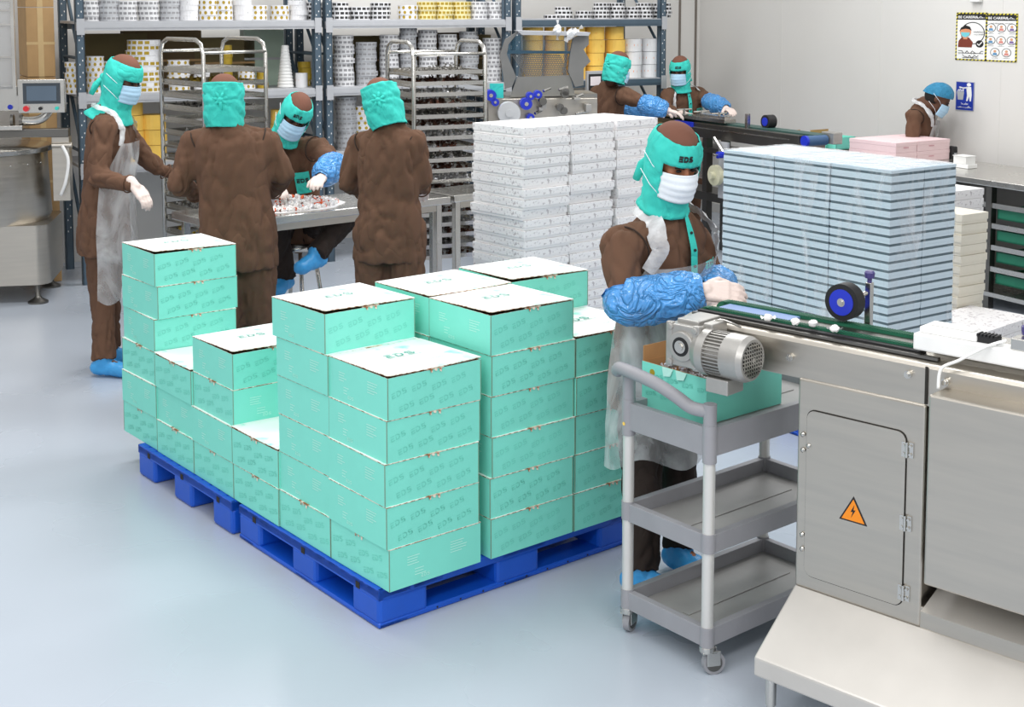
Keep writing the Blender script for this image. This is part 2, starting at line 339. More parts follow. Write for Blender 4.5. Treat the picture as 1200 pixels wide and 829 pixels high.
CA, CB = .385, .363                                        # carton along the pallet's u and v
def carton_meshes(a, b, h, tagn):
    """a along x, b along y; front with the tuck tab at -y"""
    g={}; t=.003; x=a/2; y=b/2
    m=MB()
    m.add([(-x,-y,0),(x,-y,0),(x,y,0),(-x,y,0),(-x,-y,h),(x,-y,h),(x,y,h),(-x,y,h)],[(3,2,1,0),(0,1,5,4),(1,2,6,5),(2,3,7,6),(3,0,4,7)])
    m.cur=1
    x2,y2=x-t,y-t
    m.add([(-x,-y,h),(x,-y,h),(x,y,h),(-x,y,h),(-x2,-y2,h),(x2,-y2,h),(x2,y2,h),(-x2,y2,h)],[(0,1,5,4),(1,2,6,5),(2,3,7,6),(3,0,4,7)])
    m.cur=2
    m.add([(-x2,-y2,h-.05),(x2,-y2,h-.05),(x2,y2,h-.05),(-x2,y2,h-.05),(-x2,-y2,h),(x2,-y2,h),(x2,y2,h),(-x2,y2,h)],[(0,1,2,3),(4,5,1,0),(5,6,2,1),(6,7,3,2),(7,4,0,3)])
    g['body']=m.mesh('carton_body'+tagn,[M['teal'],M['tear'],M['teal_in']])
    for var in range(3):                                   # 0 pressed flat, 1/2 sprung open lids
        m=MB(); n=6
        lift=[.0,.007,.011][var]
        def zf(u,v):
            s=1-v; e=lift*s*(.55+.45*abs(2*u-1)**2) if var else .0006
            if var==2: e=lift*s*(.25+.75*(1-u))
            return e
        top=[(-x-.001+(a+.002)*i/n,-y-.002+(b+.002)*j/n,h+.0032+zf(i/n,j/n)) for j in range(n+1) for i in range(n+1)]
        bot=[(p[0],p[1],p[2]-.003) for p in top]; k=(n+1)**2
        fs=[(j*(n+1)+i,j*(n+1)+i+1,(j+1)*(n+1)+i+1,(j+1)*(n+1)+i) for j in range(n) for i in range(n)]
        m.add(top,fs); m.add(bot,[tuple(reversed(f)) for f in fs])
        m.cur=1; vs=top+bot
        edge=[(j*(n+1),(j+1)*(n+1)) for j in range(n)]+[((j+1)*(n+1)+n,j*(n+1)+n) for j in range(n)]+[(i+1,i) for i in range(n)]+[(n*(n+1)+i,n*(n+1)+i+1) for i in range(n)]
        m.add(vs,[(p,q,q+k,p+k) for p,q in edge])
        g['lid%d'%var]=m.mesh('carton_lid'+tagn,[M['lidw'],M['tear']])
        # printing on the lid: logo, tagline, little script
        m=MB(); c=n//2; zz=lambda px,py: h+.0046+zf((px+x)/a,(py+y)/b)+ (.0012 if var else 0)
        pm=MB(); logo(pm,T(-.0,.03,0)@Matrix.Scale(.036,4)@RZ(0))
        pm.bx(-.075,.075,-.0005-.002,.0005,0,0.0001)
        for q in range(9): pm.bx(.03+q*.008,.035+q*.008,-.09+.002*math.sin(q*2),-.086+.002*math.sin(q*2),0,.0001)
        m.add([(p[0],p[1],zz(p[0],p[1])) for p in pm.v],pm.f)
        g['logo%d'%var]=m.mesh('carton_logo'+tagn,M['ink'])
    m=MB(); XF=Matrix.Translation((0,-y-.0008,0))@RX(PI/2)
    for r,zz in enumerate((.036,.086)):
        for q in range(5):
            px=-x+.045+q*.082-(r%2)*.0+(0 if r else .03)
            if px<x-.035: logo(m,XF@T(px,zz+.010*(q%2),0)@RZ(R(14))@Matrix.Scale(.0185,4),w=.15)
    g['pattern']=m.mesh('carton_pattern'+tagn,M['inkp'])
    m=MB()                                                 # small print on the two side faces
    for s in (-1,1):
        XS=Matrix.Translation((s*(x+.0008),0,0))@RZ(s*PI/2)@RX(PI/2)
        for q in range(4): m.bx(-.12,-.12+random.uniform(.03,.06),.1-q*.009,.1025-q*.009,0,.0001,XS)
        for q in range(5): m.bx(.06,.06+random.uniform(.04,.08),.105-q*.009,.1075-q*.009,0,.0001,XS)
        for q in range(3): m.bx(-.09,-.09+random.uniform(.02,.05),.052-q*.01,.0545-q*.01,0,.0001,XS)
        logo(m,XS@T(-.045,.024,0)@Matrix.Scale(.011,4))
    g['print']=m.mesh('carton_print'+tagn,M['inkw'])
    m=MB()                                                 # torn tuck tab
    for px,w,d in ((-.018,.012,.010),(.0,.016,.006),(.02,.014,.012)):
        m.add([(px-w/2,-y-.003,h+.004),(px+w/2,-y-.003,h+.0035),(px+w*.3,-y-.004,h-d),(px-w*.2,-y-.004,h-d*.8)],[(0,3,2,1)])
    m.bx(-.035,.035,-y-.0025,-y+.01,h+.001,h+.0045)
    g['tab']=m.mesh('carton_tab'+tagn,M['tear'])
    m=MB()
    for s in (-1,1): m.bx(s*x-.0012,s*x+.0012,-y-.0012,-y+.0012,.002,h-.001)
    g['edge']=m.mesh('carton_edge'+tagn,mat('board_edge',rgb(120,150,130),.8))
    return g
GM_A=carton_meshes(CA,CB,BH-.004,''); GM_B=carton_meshes(CB,CA,BH-.004,'')
def carton(Mx, label, lid=0, turned=False, group='teal cartons on the pallets', pattern=True):
    g=GM_B if turned else GM_A
    t=thing('carton',label,'carton',Mx@(RZ(-PI/2) if turned else Matrix()),group)
    link('body',g['body'],t); link('lid',g['lid%d'%lid],t); link('logo',g['logo%d'%lid],t)
    tag(link('side_print',g['print'],t),kind='stuff'); link('tuck_tab',g['tab'],t); tag(link('cut_edge',g['edge'],t),kind='stuff')
    if pattern: tag(link('front_pattern',g['pattern'],t),kind='stuff')
    return t
ORD=['bottom','second','third','fourth','fifth','sixth']
COLS={(0,0):(5,'the pallet corner column'),(0,1):(6,'the column just behind the corner column'),(1,0):(6,'the middle column facing the floor gap'),
      (1,1):(6,'the inner column behind the middle column'),(2,0):(5,'the column beside the utility cart'),(2,1):(6,'the column beside the white box stack'),
      (0,2):(2,'the two-high column on the long side'),(0,3):(4,'the four-high column on the long side'),(0,4):(3,'the three-high column on the long side'),
      (0,5):(6,'the tall end column over the second pallet'),(1,3):(4,'the inner column behind the four-high column')}
UU=[.012+CA/2,.45+CA/2-.002,.84+CA/2]; VV=[-.036+CB*(k+.5)+.001*k for k in range(6)]
for (i,j),(n,cn) in COLS.items():
    for k in range(n):
        top = k==n-1
        if (i,j) in ((1,1),(1,3)) and k<n-2: continue     # wholly hidden inside the load
        turned = (j>=2 and k in (0,2)) or (j==0 and i==0 and k==0) or (j==1 and i==0 and k==0) or ((i,j)==(0,2))
        du=random.uniform(-.006,.006); dv=random.uniform(-.003,.003); a=R(random.uniform(-.7,.7))
        if j==5 and k>=3: du+=.012*(k-2)/2; dv-=.0; a=R([-2,1.5,-1][k-3])
        if (i,j)==(0,1) and k==5: dv+=.02; a=R(1.2)
        if (i,j)==(2,1) and k==5: a=R(-2.5); du+=.02; dv+=.02
        z=PH+.002+BH*k
        lid = (1 if (i+j)%2==0 else 2) if top else 0
        carton(PALM@T(UU[i]+du,VV[j]+dv,z)@RZ(a), 'teal carton, %s up in %s'%(ORD[k],cn) if k else 'teal carton at the bottom of %s'%cn, lid, turned)
# hidden-support filler is not needed: inner columns rest on their lowest built carton's neighbours
for (i,j) in ((1,1),(1,3)):
    n=COLS[(i,j)][0]
    for k in range(n-2):
        carton(PALM@T(UU[i],VV[j],PH+.002+BH*k), 'teal carton, %s up in %s'%(ORD[k],COLS[(i,j)][1]) if k else 'teal carton at the bottom of %s'%COLS[(i,j)][1], 0, False)

# ================================================================== utility cart
CART=FR(Vector((.609,3.988,0)),R(39.45),0); CL,CW=.69,.354
cart=thing('utility_cart','grey three-tier plastic utility cart standing beside the steel conveyor machine','cart',CART)
def tray(z, h, deep):
    m=MB(); x0,x1,y0,y1=-.013,CL+.013,-.013,CW+.013; w=.025
    m.bx(x0,x1,y0,y0+w,z-h,z); m.bx(x0,x1,y1-w,y1,z-h,z); m.bx(x0,x0+w,y0,y1,z-h,z); m.bx(x1-w,x1,y0,y1,z-h,z)
    m.cur=1; m.bx(x0+w,x1-w,y0+w,y1-w,z-deep-.012,z-deep)
    m.bx(x0+.1,x1-.1,y0+.17,y0+.2,z-deep,z-deep+.003)
    return m.build('tray',[M['grey'],M['greyd']],cart,bevel=.006,seg=2)
tray(.79,.09,.03); tray(.45,.06,.045); tray(.15,.06,.045)
for (x,y) in ((0,0),(0,CW),(CL,0),(CL,CW)):
    p=MB().cyl((x,y,.10),(x,y,.80),.019,n=20).build('post',M['satin'],cart,smooth=False); sharp(p)
    for z0,z1 in ((.68,.80),(.395,.455),(.09,.155)): sharp(MB().cyl((x,y,z0),(x,y,z1),.0225,n=20).build('post_sleeve',M['grey'],cart))
    if x==0: sharp(MB().cyl((x,y,.80),(x,y,.865 if y==0 else .90),.021,n=20).build('handle_socket',M['grey'],cart))
    # swivel caster
    cs=MB(); ang=R(-25 if y==0 else 20)
    X=T(x,y,0)@RZ(ang)
    cs.cyl((0,0,.074),(0,0,.092),.024,n=16,M=X); cs.bx(-.005,.04,-.018,-.014,.03,.078,X); cs.bx(-.005,.04,.014,.018,.03,.078,X); cs.bx(-.02,.03,-.018,.018,.07,.076,X)
    fk=cs.build('caster_fork',M['steel2'],cart,bevel=.002)
    w=MB(); w.cyl((.022,-.011,.036),(.022,.011,.036),.036,n=28,M=X); sharp(w.build('caster_wheel',M['grey'],cart))
    w=MB(); w.cyl((.022,-.0125,.036),(.022,.0125,.036),.026,n=24,M=X); w.cyl((.022,-.0145,.036),(.022,.0145,.036),.008,n=12,M=X); sharp(w.build('wheel_hub',M['steeld'],cart))
pts=[(-.01,CW+.045,.885),(-.03,CW+.01,.905),(-.045,CW*.75,.905),(-.048,CW*.5,.895),(-.04,CW*.3,.872),(-.022,.06,.845),(-.005,.02,.84),(0,0,.84)]
def smooth_path(pts, n=6):
    pts=[Vector(p) for p in pts]; out=[]
    for i in range(len(pts)-1):
        p0=pts[max(i-1,0)];p1=pts[i];p2=pts[i+1];p3=pts[min(i+2,len(pts)-1)]
        for k in range(n):
            t=k/n; out.append(.5*((2*p1)+(-p0+p2)*t+(2*p0-5*p1+4*p2-p3)*t*t+(-p0+3*p1-3*p2+p3)*t**3))
    out.append(pts[-1]); return out
MB().tube(smooth_path(pts),.021,n=14).build('push_handle',M['grey'],cart,smooth=True)
tag(MB().cyl((-.0232,CW+.0,.72),(-.0235,CW+.0,.72),.006,n=16).build('sticker_dot',M['yellow'],cart),'small orange dot sticker on cart post')
# open carton of wrapped sweets on the cart's top tray
ob=thing('open_carton','opened teal carton full of foil-wrapped sweets on the utility cart','carton',CART@T(.258,.225,.762))
a,b,h=.37,.285,.15
m=MB(); x,y,t=a/2,b/2,.004
m.add([(-x,-y,0),(x,-y,0),(x,y,0),(-x,y,0),(-x,-y,h),(x,-y,h),(x,y,h),(-x,y,h)],[(3,2,1,0),(0,1,5,4),(1,2,6,5),(2,3,7,6),(3,0,4,7)])
m.cur=1; x2,y2=x-t,y-t
m.add([(-x,-y,h),(x,-y,h),(x,y,h),(-x,y,h),(-x2,-y2,h),(x2,-y2,h),(x2,y2,h),(-x2,y2,h),(-x2,-y2,t),(x2,-y2,t),(x2,y2,t),(-x2,y2,t)],[(0,1,5,4),(1,2,6,5),(2,3,7,6),(3,0,4,7),(4,5,9,8),(5,6,10,9),(6,7,11,10),(7,4,8,11),(8,9,10,11)])
m.build('body',[M['teal'],M['teal_in']],ob)
m=MB(); m.bx(-x+.004,x-.004,y-.003,y,h-.001,h+.05,T(0,0,0)); m.build('raised_flap',M['teal_in'],ob)
m=MB(); XS=T(-x-.001,0,0)@RZ(-PI/2)@RX(PI/2)
for q in range(4):
    for r in range(2): logo(m,XS@T(-.1+q*.066+r*.03,.05+r*.06,0)@RZ(R(10))@Matrix.Scale(.014,4),w=.22)
m.build('front_pattern',M['inkp'],ob)
m=MB(); m.cyl((-x-.0015,.095,h-.03),(-x+.001,.095,h-.03),.011,n=20); tag(m.build('sticker_dot',M['gold'],ob),'round mustard sticker dot')
m=MB(); 
for px in (-.01,.01): m.add([(-x-.002,-.03+px*3,h),(-x-.002,.02+px*3,h),(-x-.006,.01+px*3,h-.03),(-x-.006,-.02+px*3,h-.025)],[(0,1,2,3)])
m.build('torn_tab',M['inkw'],ob)
random.seed(3)
def crumple(mb, c, r, n=7, seed=0, M_=None, tail=1.0):               # little crumpled wrapped sweet
    k=[]; rnd=random.Random(seed)
    base=MB().sphere((0,0,0),(1,.75,.6),None,n,5)
    X=Matrix.Translation(c)@Euler((rnd.uniform(0,6),rnd.uniform(0,6),rnd.uniform(0,6))).to_matrix().to_4x4()
    vs=[tuple(Vector(v)*r*rnd.uniform(.7,1.25)) for v in base.v]
    mb.add(vs,base.f,X if M_ is None else M_@X)
    for s in (-1,1): mb.add([(s*r*.8,0,0),(s*r*(.8+.9*tail),r*.5,r*.3),(s*r*(.8+tail),-r*.1,-r*.2),(s*r*(.8+.8*tail),-r*.5,r*.1)],[(0,1,2),(0,2,3)],X if M_ is None else M_@X)
m=MB()
for k in range(230):
    px=random.uniform(-x+.02,x-.02); py=random.uniform(-y+.02,y-.02)
    hh=.085+.115*max(0,1-((px+.14)**2*.8+(py+.04)**2)/.022)+random.uniform(-.01,.012)
    crumple(m,(px,py,hh),random.uniform(.012,.018),7,k)
sw=m.build('wrapped_sweets',[M['foil']],None,M=CART@T(.258,.225,.762)); tag(sw,'heap of crumpled silver foil-wrapped sweets inside the opened carton','sweets',kind='stuff')

# ================================================================== steel conveyor machine in front
MAC=FR(Vector((.703,3.71,0)),R(46.5),0)
mac=thing('conveyor_machine','brushed steel conveyor machine with cabinet door, motor and green belt','machine',MAC)
FU=.216; V1=-1.5
m=MB(); m.prism([(0,.14),(.6,.14),(.6,.36),(FU,.343),(0,.197)],0,1,Matrix(((1,0,0,0),(0,0,1,V1),(0,1,0,0),(0,0,0,1)))@Matrix.Scale(-V1,4,(0,0,1)))
m.build('base_skirt',M['steelm'],mac,bevel=.006)
# cabinet shell
m=MB(); m.bx(FU,.60,-.405,0,.343,.983); m.build('cabinet',M['steel'],mac,bevel=.008,seg=3)
m=MB(); m.bx(FU+.003,.6,V1,-.40,.33,.405); m.build('lower_rail',M['steel'],mac,bevel=.004)
m=MB(); m.add([(FU-.03,V1,.406),(FU-.03,-.42,.406),(.46,-.42,.50),(.46,V1,.50)],[(0,1,2,3)]); m.build('drip_plate',M['steelm'],mac)
m=MB(); m.bx(.46,.48,V1,-.405,.4,1.0); m.build('backing_sheet',M['steelm'],mac)
m=MB(); m.bx(.13,.34,V1,-.452,.512,1.042); m.build('side_housing',M['steel'],mac,bevel=.006)
def rrect(x0,x1,y0,y1,r,n=5):
    p=[]
    for cx,cy,a0 in ((x1-r,y1-r,0),(x0+r,y1-r,90),(x0+r,y0+r,180),(x1-r,y0+r,270)):
        for k in range(n+1): q=R(a0+90*k/n); p.append((cx+r*math.cos(q),cy+r*math.sin(q)))
    return p
XW=Matrix(((0,0,-1,FU),(-1,0,0,0),(0,1,0,0),(0,0,0,1)))     # face of the cabinet: local (s,t) -> v=-s, z=t, outwards = +w
m=MB(); m.prism(rrect(.032,.352,.385,.896,.028),0,.0015,XW); m.build('door_gap',M['gap'],mac)
door=MB().prism(rrect(.0345,.3495,.388,.893,.026),0,.005,XW).build('cabinet_door',M['steel'],mac)
for t_ in (.846,.634,.431):
    m=MB(); m.bx(.338,.352,t_-.022,t_+.022,.004,.007,XW); m.bx(.356,.372,t_-.022,t_+.022,.0,.004,XW); m.cyl((.354,t_-.022,.007),(.354,t_+.022,.007),.0045,n=10,M=XW)
    for sx in (.3445,.364):
        for q in (-.012,.012): m.cyl((sx,t_+q,.004),(sx,t_+q,.0095),.0042,n=10,M=XW)
    m.build('hinge',M['steel2'],mac)
tri=MB(); h3=.044
tri.prism([(.193-.045,.592),(.193+.045,.592),(.193,.592+.078)],.0052,.0058,XW); tri.build('warning_sign_border',M['black'],door)
tri=MB(); tri.prism([(.193-.037,.5965),(.193+.037,.5965),(.193,.5965+.064)],.0059,.0063,XW); tag(tri.build('warning_sign',M['orange'],door),'orange triangle with black lightning bolt')
bolt=MB(); bolt.add([(.197,.646,.0066),(.185,.622,.0066),(.192,.623,.0066),(.186,.604,.0066),(.201,.63,.0066),(.194,.629,.0066)],[(0,1,2,5),(5,2,3,4)],XW); bolt.build('lightning_mark',M['black'],door)
for s_,t_ in ((.022,.815),(.023,.768),(.026,.509),(.027,.465),(.042,.785)):
    m=MB(); m.cyl((s_,t_,0),(s_,t_,.008),.007,n=12,M=XW); m.sphere((s_,t_,.008),(.006,.006,.003),XW,10,6); m.build('screw',M['steel2'],mac,smooth=True)
# conveyor beam with rolled upper edge
m=MB(); pr=[(FU+.006,.978),(.50,.978),(.50,1.085),(.46,1.105),(FU+.05,1.105),(FU+.012,1.098),(FU+.006,1.085)]
m.prism(pr,0,1,Matrix(((1,0,0,0),(0,0,1,V1),(0,1,0,0),(0,0,0,1)))@Matrix.Scale(.43-V1,4,(0,0,1))); m.build('conveyor_beam',M['steel'],mac,bevel=.004)
for s_,t_ in ((-.03,1.038),(.348,1.059),(.458,1.059)):
    m=MB(); m.cyl((s_,t_,-.006),(s_,t_,.004),.011,n=16,M=XW); m.cyl((s_,t_,.004),(s_,t_,.012),.0075,n=6,M=XW); m.build('bolt',M['steel2'],mac)
m=MB(); m.bx(FU+.001,FU+.006,-.405,-.398,.985,1.09); m.build('seam',M['gap'],mac)
# belt bed, belts
m=MB(); m.bx(.262,.30,-.36,.40,1.105,1.118); m.build('belt_guard',M['black'],mac)
m=MB(); m.bx(.245,.262,-.42,.41,1.104,1.112); m.build('guard_strip',M['steeld'],mac)
m=MB(); m.bx(.31,.385,.10,.36,1.116,1.122); tag(m.build('slider_bed',mat('slider_blue',rgb(110,140,190),.4),mac),'blue slider strip between the belts')
def belt(u0,u1,v0,v1,z):
    m=MB(); n=int((v1-v0)/.008)
    m.bx(u0,u1,v0,v1,z-.01,z)
    for k in range(n): m.bx(u0,u1,v0+k*.008,v0+k*.008+.004,z,z+.003)
    m.cyl((u0,v1,z-.028),(u1,v1,z-.028),.03,n=20)
    return m.build('belt',M['green'],mac)
belt(.285,.31,-.34,.385,1.122); belt(.385,.42,-.34,.385,1.124)
m=MB(); m.bx(.31,.385,-.34,.12,1.108,1.116); m.build('belt_bed',M['steeld'],mac)
# press wheel on its post
m=MB(); WX=T(.40,-.045,1.19)
m.cyl((-.022,0,0),(.022,0,0),.056,n=36,M=WX); w=sharp(m.build('press_wheel',M['black'],mac))
m=MB(); m.cyl((-.0245,0,0),(.0245,0,0),.040,n=32,M=WX); sharp(m.build('wheel_hub',M['blue'],w))
m=MB(); m.cyl((-.03,0,0),(.03,0,0),.008,n=14,M=WX); m.cyl((-.0255,0,0),(.0255,0,0),.013,n=14,M=WX); sharp(m.build('axle',M['steel2'],w))
m=MB(); m.bx(.455,.475,-.10,-.08,1.10,1.245); m.cyl((.40,-.045,1.19),(.465,-.09,1.215),.007,n=10); m.build('wheel_post',M['steel2'],mac,bevel=.002)
m=MB(); m.lathe([(.007,0),(.007,.012),(.014,.014),(.016,.03),(.012,.036)],12,T(.465,-.09,1.245)); m.build('post_knob',M['knob'],mac,smooth=False)
# pale guide rail at the belt end
m=MB(); m.bx(.245,.31,V1,-.345,1.125,1.172); m.build('guide_rail',M['white'],mac,bevel=.005)
m=MB(); m.bx(.262,.34,-.52,-.355,1.172,1.19); m.bx(.29,.325,-.5,-.37,1.19,1.198); m.build('rail_cap',M['white'],mac,bevel=.006)
m=MB(); m.bx(.34,.50,V1,-.36,1.11,1.14); m.build('rail_bed',M['steel2'],mac,bevel=.003)
m=MB(); m.bx(.27,.30,-.575,-.515,1.172,1.19); 
for k in range(6): m.bx(.268,.302,-.573+k*.01,-.568+k*.01,1.188,1.196)
m.build('chain_coupling',M['black'],mac)
m=MB(); m.bx(.25,.30,-.66,-.62,1.172,1.205); m.build('clamp_block',M['steel2'],mac,bevel=.003)
m=MB(); m.cyl((.33,-.66,1.185),(.33,-.78,1.2),.006,n=10); m.cyl((.36,-.6,1.185),(.36,-.8,1.19),.005,n=10); m.build('adjust_rod',M['steel2'],mac,smooth=True)
for dx,dy in ((.0,0),(.035,-.012)):
    m=MB(); m.lathe([(.006,0),(.006,.016),(.015,.018),(.017,.03),(.017,.04),(.014,.043)],14,T(.30+dx,-.645+dy,1.19)); sharp(m.build('adjust_knob',M['knob'],mac))
m=MB(); m.tube(smooth_path([(.27,-.60,1.19),(.235,-.56,1.172),(.205,-.50,1.13),(.195,-.455,1.10),(.19,-.45,1.045)]),.0045,n=8); tag(m.build('cable',M['white'],mac,smooth=True),'white cable from rail to housing')
# gear motor on the far end
m=MB(); G=T(.135,.325,1.045)
m.bx(-.055,.07,-.055,.055,-.065,.065,G); m.cyl((-.066,0,0),(-.05,0,0),.047,n=28,M=G)
for sy in (-1,1):
    for sz in (-1,1): m.cyl((-.062,sy*.046,sz*.055),(-.05,sy*.046,sz*.055),.011,n=10,M=G)
    m.bx(-.058,-.04,sy*.05-.012,sy*.05+.012,-.07,.07,G)
m.bx(-.02,.06,-.085,-.05,.035,.075,G); m.bx(-.03,.09,-.04,.04,.06,.078,G)
gb=m.build('gearbox',M['alu'],mac,bevel=.004)
m=MB(); m.cyl((-.0665,0,0),(-.06,0,0),.03,n=24,M=G); m.build('bore_seal',M['black'],gb)
m=MB(); m.cyl((-.07,0,0),(-.06,0,0),.02,n=20,M=G); m.cyl((-.075,0,0),(-.06,0,0),.012,n=16,M=G); m.build('shaft',M['steel2'],gb)
m=MB(); mc=Vector((.12,0,1.035)); YA=lambda v,r,n=32: None
def ring(v0,v1,r0,r1=None): m.cyl((mc.x,v0,mc.z),(mc.x,v1,mc.z),r0,r1,n=36)
ring(.285,.262,.06,.072); ring(.262,.235,.072,.072)
sharp(m.build('motor_flange',M['alu'],mac))
m=MB(); ring(.236,.172,.058)
for k in range(36):
    q=2*PI*k/36; X=T(mc.x,0,mc.z)@RY(q); m.bx(.055,.069,.174,.235,-.0016,.0016,X)
m.build('motor_fins',M['alu'],mac)
m=MB(); ring(.176,.115,.07); ring(.115,.098,.07,.062)
sharp(m.build('fan_cowl',M['alu'],mac),30)
m=MB(); m.cyl((mc.x,.0985,mc.z),(mc.x,.0975,mc.z),.054,n=32); gr=m.build('fan_grille_back',M['gap'],mac)
m=MB()
for k in range(-4,5):
    w=math.sqrt(max(0,.054**2-(k*.0115)**2)); m.bx(mc.x-w,mc.x+w,.0945,.0972,mc.z+k*.0115-.002,mc.z+k*.0115+.002); m.bx(mc.x+k*.0115-.002,mc.x+k*.0115+.002,.0945,.0972,mc.z-w,mc.z+w)
m.cyl((mc.x,.0942,mc.z),(mc.x,.0975,mc.z),.008,n=12)
m.build('fan_grille',M['steel2'],mac)
m=MB(); m.bx(mc.x-.045,mc.x+.04,.155,.235,mc.z-.112,mc.z-.066); m.build('terminal_box',M['alu'],mac,bevel=.003)
m=MB(); m.tube(smooth_path([(.16,.28,1.11),(.17,.25,1.125),(.19,.22,1.115),(.215,.205,1.1)]),.0035,n=6); m.build('motor_cable',M['steel2'],mac,smooth=True)
for (u,v) in ((.04,-.035),(.5,-.035),(.04,-1.2)):
    m=MB(); m.lathe([(.028,0),(.03,.008),(.012,.02),(.012,.05),(.016,.05),(.016,.142)],16,T(u,v,0)); sharp(m.build('levelling_foot',M['steel2'],mac))
# sweets riding on the belt
for k,(px,py) in enumerate(((900,373),(932,378),(953,380),(978,386))):
    q=P(px,py,1.135); m=MB(); rnd=random.Random(k)
    b0=MB().sphere((0,0,0),(.014,.011,.011),None,10,7); m.add([tuple(Vector(v)*rnd.uniform(.85,1.15)) for v in b0.v],b0.f,T(q.x,q.y,1.137))
    for s in (-1,1): m.add([(s*.011,0,0),(s*.022,.006,.006),(s*.024,-.003,.002),(s*.02,-.007,-.004)],[(0,1,2),(0,2,3)],T(q.x,q.y,1.137)@RZ(k))
    tag(m.build('wrapped_sweet',M['candyw'],None),'white wrapped sweet on the green belt, %s from the packing hand'%ordw(k+1),'sweet','sweets on the conveyor belt')

# ================================================================== film-wrapped pale blue stack
BLU=FR(P(921,507,0),R(35),0)@T(.05,-.559,0)
make_pallet('plastic_pallet','blue plastic pallet under the film-wrapped pale blue boxes',BLU@T(-.05,-.02,0),.60,1.12)
BXU,BXV,BL=.232,.356,.0402
def bb():
    g={}
    m=MB(); m.bx(.001,BXU-.001,.002,BXV-.002,0,.0145); g['base']=m.mesh('box_base',M['bluebox'])
    m=MB(); m.bx(.0025,BXU-.0025,.0035,BXV-.0035,.0145,.0265); g['band']=m.mesh('box_band',M['stripe'])
    m=MB(); m.bx(.001,BXU-.001,.002,BXV-.002,.0265,.0398); g['lid']=m.mesh('box_lid',M['bluebox'])
    return g
GB=bb()
rnd=random.Random(5)
NL=30
BCOL={(0,0):'column at the near vertical edge',(0,1):'middle column of the long side',(0,2):'long-side column next to the packing man',(1,0):'column beside the cream boxes',(1,1):'inner column behind the middle one',(1,2):'inner column behind the far end one'}
for cu in range(2):
    for cv in range(3):
        for k in range(NL):
            if cu==1 and cv>0 and k<NL-1: continue
            lean=.012*(1-k/NL)
            X=BLU@T(cu*(BXU+.003)+rnd.uniform(-.0015,.0015),cv*(BXV+.003)+rnd.uniform(-.0015,.0015),PH+.002+k*BL)
            t=thing('chocolate_box','pale blue film-wrapped box, %s from the top, %s'%(ordw(NL-k),BCOL[(cu,cv)]),'box',X,'pale blue boxes in the wrapped stack')
            for nme,key in (('box_base','base'),('box_band','band'),('box_lid','lid')): link(nme,GB[key],t)
zt=PH+.002+NL*BL
def wrapf(u,v):                                            # film tube around the load
    W_,L_=2*BXU+.003,3*BXV+.006; per=2*(W_+L_); s=u*per; o=.007+.005*noise.noise(Vector((u*40,v*9,3)))
    if s<W_: p=(s,-o)
    elif s<W_+L_: p=(W_+o,s-W_)
    elif s<2*W_+L_: p=(2*W_+L_-s,L_+o)
    else: p=(-o,per-s)
    return (p[0],p[1],PH+.03+v*(zt-PH-.03+.004))
m=MB(); m.grid(wrapf,120,40,closed_u=True)
wr=m.build('stretch_film',M['wrap'],None,smooth=True,M=BLU); tag(wr,'clear stretch film wound around the pale blue box stack','film')
m=MB(); m.grid(lambda u,v:(-.004+u*(2*BXU+.011),-.004+v*(3*BXV+.014),zt+.004+.006*abs(noise.noise(Vector((u*9,v*14,1))))),30,40); m.build('film_top',M['wraptop'],wr,smooth=True)

# ================================================================== white printed box stack
def shallow_box_meshes(a,b,h,mt,trim,mb_):
    g={}
    g['base']=MB().bx(.004,a-.004,.004,b-.004,0,h*.34).mesh('box_base',mb_)
    g['lid']=MB().bx(0,a,0,b,h*.30,h*.985).mesh('box_lid',mt)
    m=MB(); rnd=random.Random(4)
    for face in range(2):
        L_=a if face==0 else b
        for q in range(int(L_/.03)):
            px=.02+q*.03+rnd.uniform(-.008,.008); pz=h*.62+rnd.uniform(-.008,.008); r=rnd.uniform(.003,.0065)
            X=(T(px,-.0006,pz)@RX(PI/2)) if face==0 else (T(-.0006,px,pz)@RZ(-PI/2)@RX(PI/2))
            n=9; vs=[]; fs=[]
            for k in range(n):
                an=2*PI*k/n; vs+= [(r*math.cos(an),r*math.sin(an),0),((r-.0012)*math.cos(an),(r-.0012)*math.sin(an),0)]
            fs=[(2*k,2*((k+1)%n),2*((k+1)%n)+1,2*k+1) for k in range(n if q%3==0 else 5)]
            m.add(vs,fs,X)
    g['print']=m.mesh('box_print',trim)
    return g
M['printg']=mat('print_grey',rgb(176,170,176),.6)
GW=shallow_box_meshes(.325,.43,.0535,M['pbox'],M['printg'],M['white_box'])
WS=D(613,150,6.9); WHT=FR(WS,R(40.2),0); wz=WS.z
nW=24; z0=wz-nW*.0545
make_pallet('plastic_pallet','blue plastic pallet under the tall white printed boxes',WHT@T(-.03,-.02,0),1.1,.5)
rnd=random.Random(9)
for c in range(3):
    for k in range(nW):
        z=z0+k*.0545
        X=WHT@T(c*.345+rnd.uniform(-.008,.008)-(.012 if (c==1 and k<nW-5) else 0),rnd.uniform(-.008,.008),z)@RZ(R(rnd.uniform(-.8,.8)))
        t=thing('gift_box','white floral-print box, %s from the top of the tall stack\'s %s'%(ordw(nW-k),('column nearest the side table','middle column','column behind the packing man')[c]),'box',X,'white printed boxes in the tall stack')
        for nme,key in (('box_base','base'),('box_lid','lid'),('floral_print','print')): o_=link(nme,GW[key],t); (tag(o_,kind='stuff') if key=='print' else None)
bz=z0
if bz>PH+.003:
    tag(MB().bx(0,1.03,0,.43,PH+.001,bz-.001).build('stack_board',M['white_box'],None,M=WHT),'white board platform between pallet and white printed boxes','board')

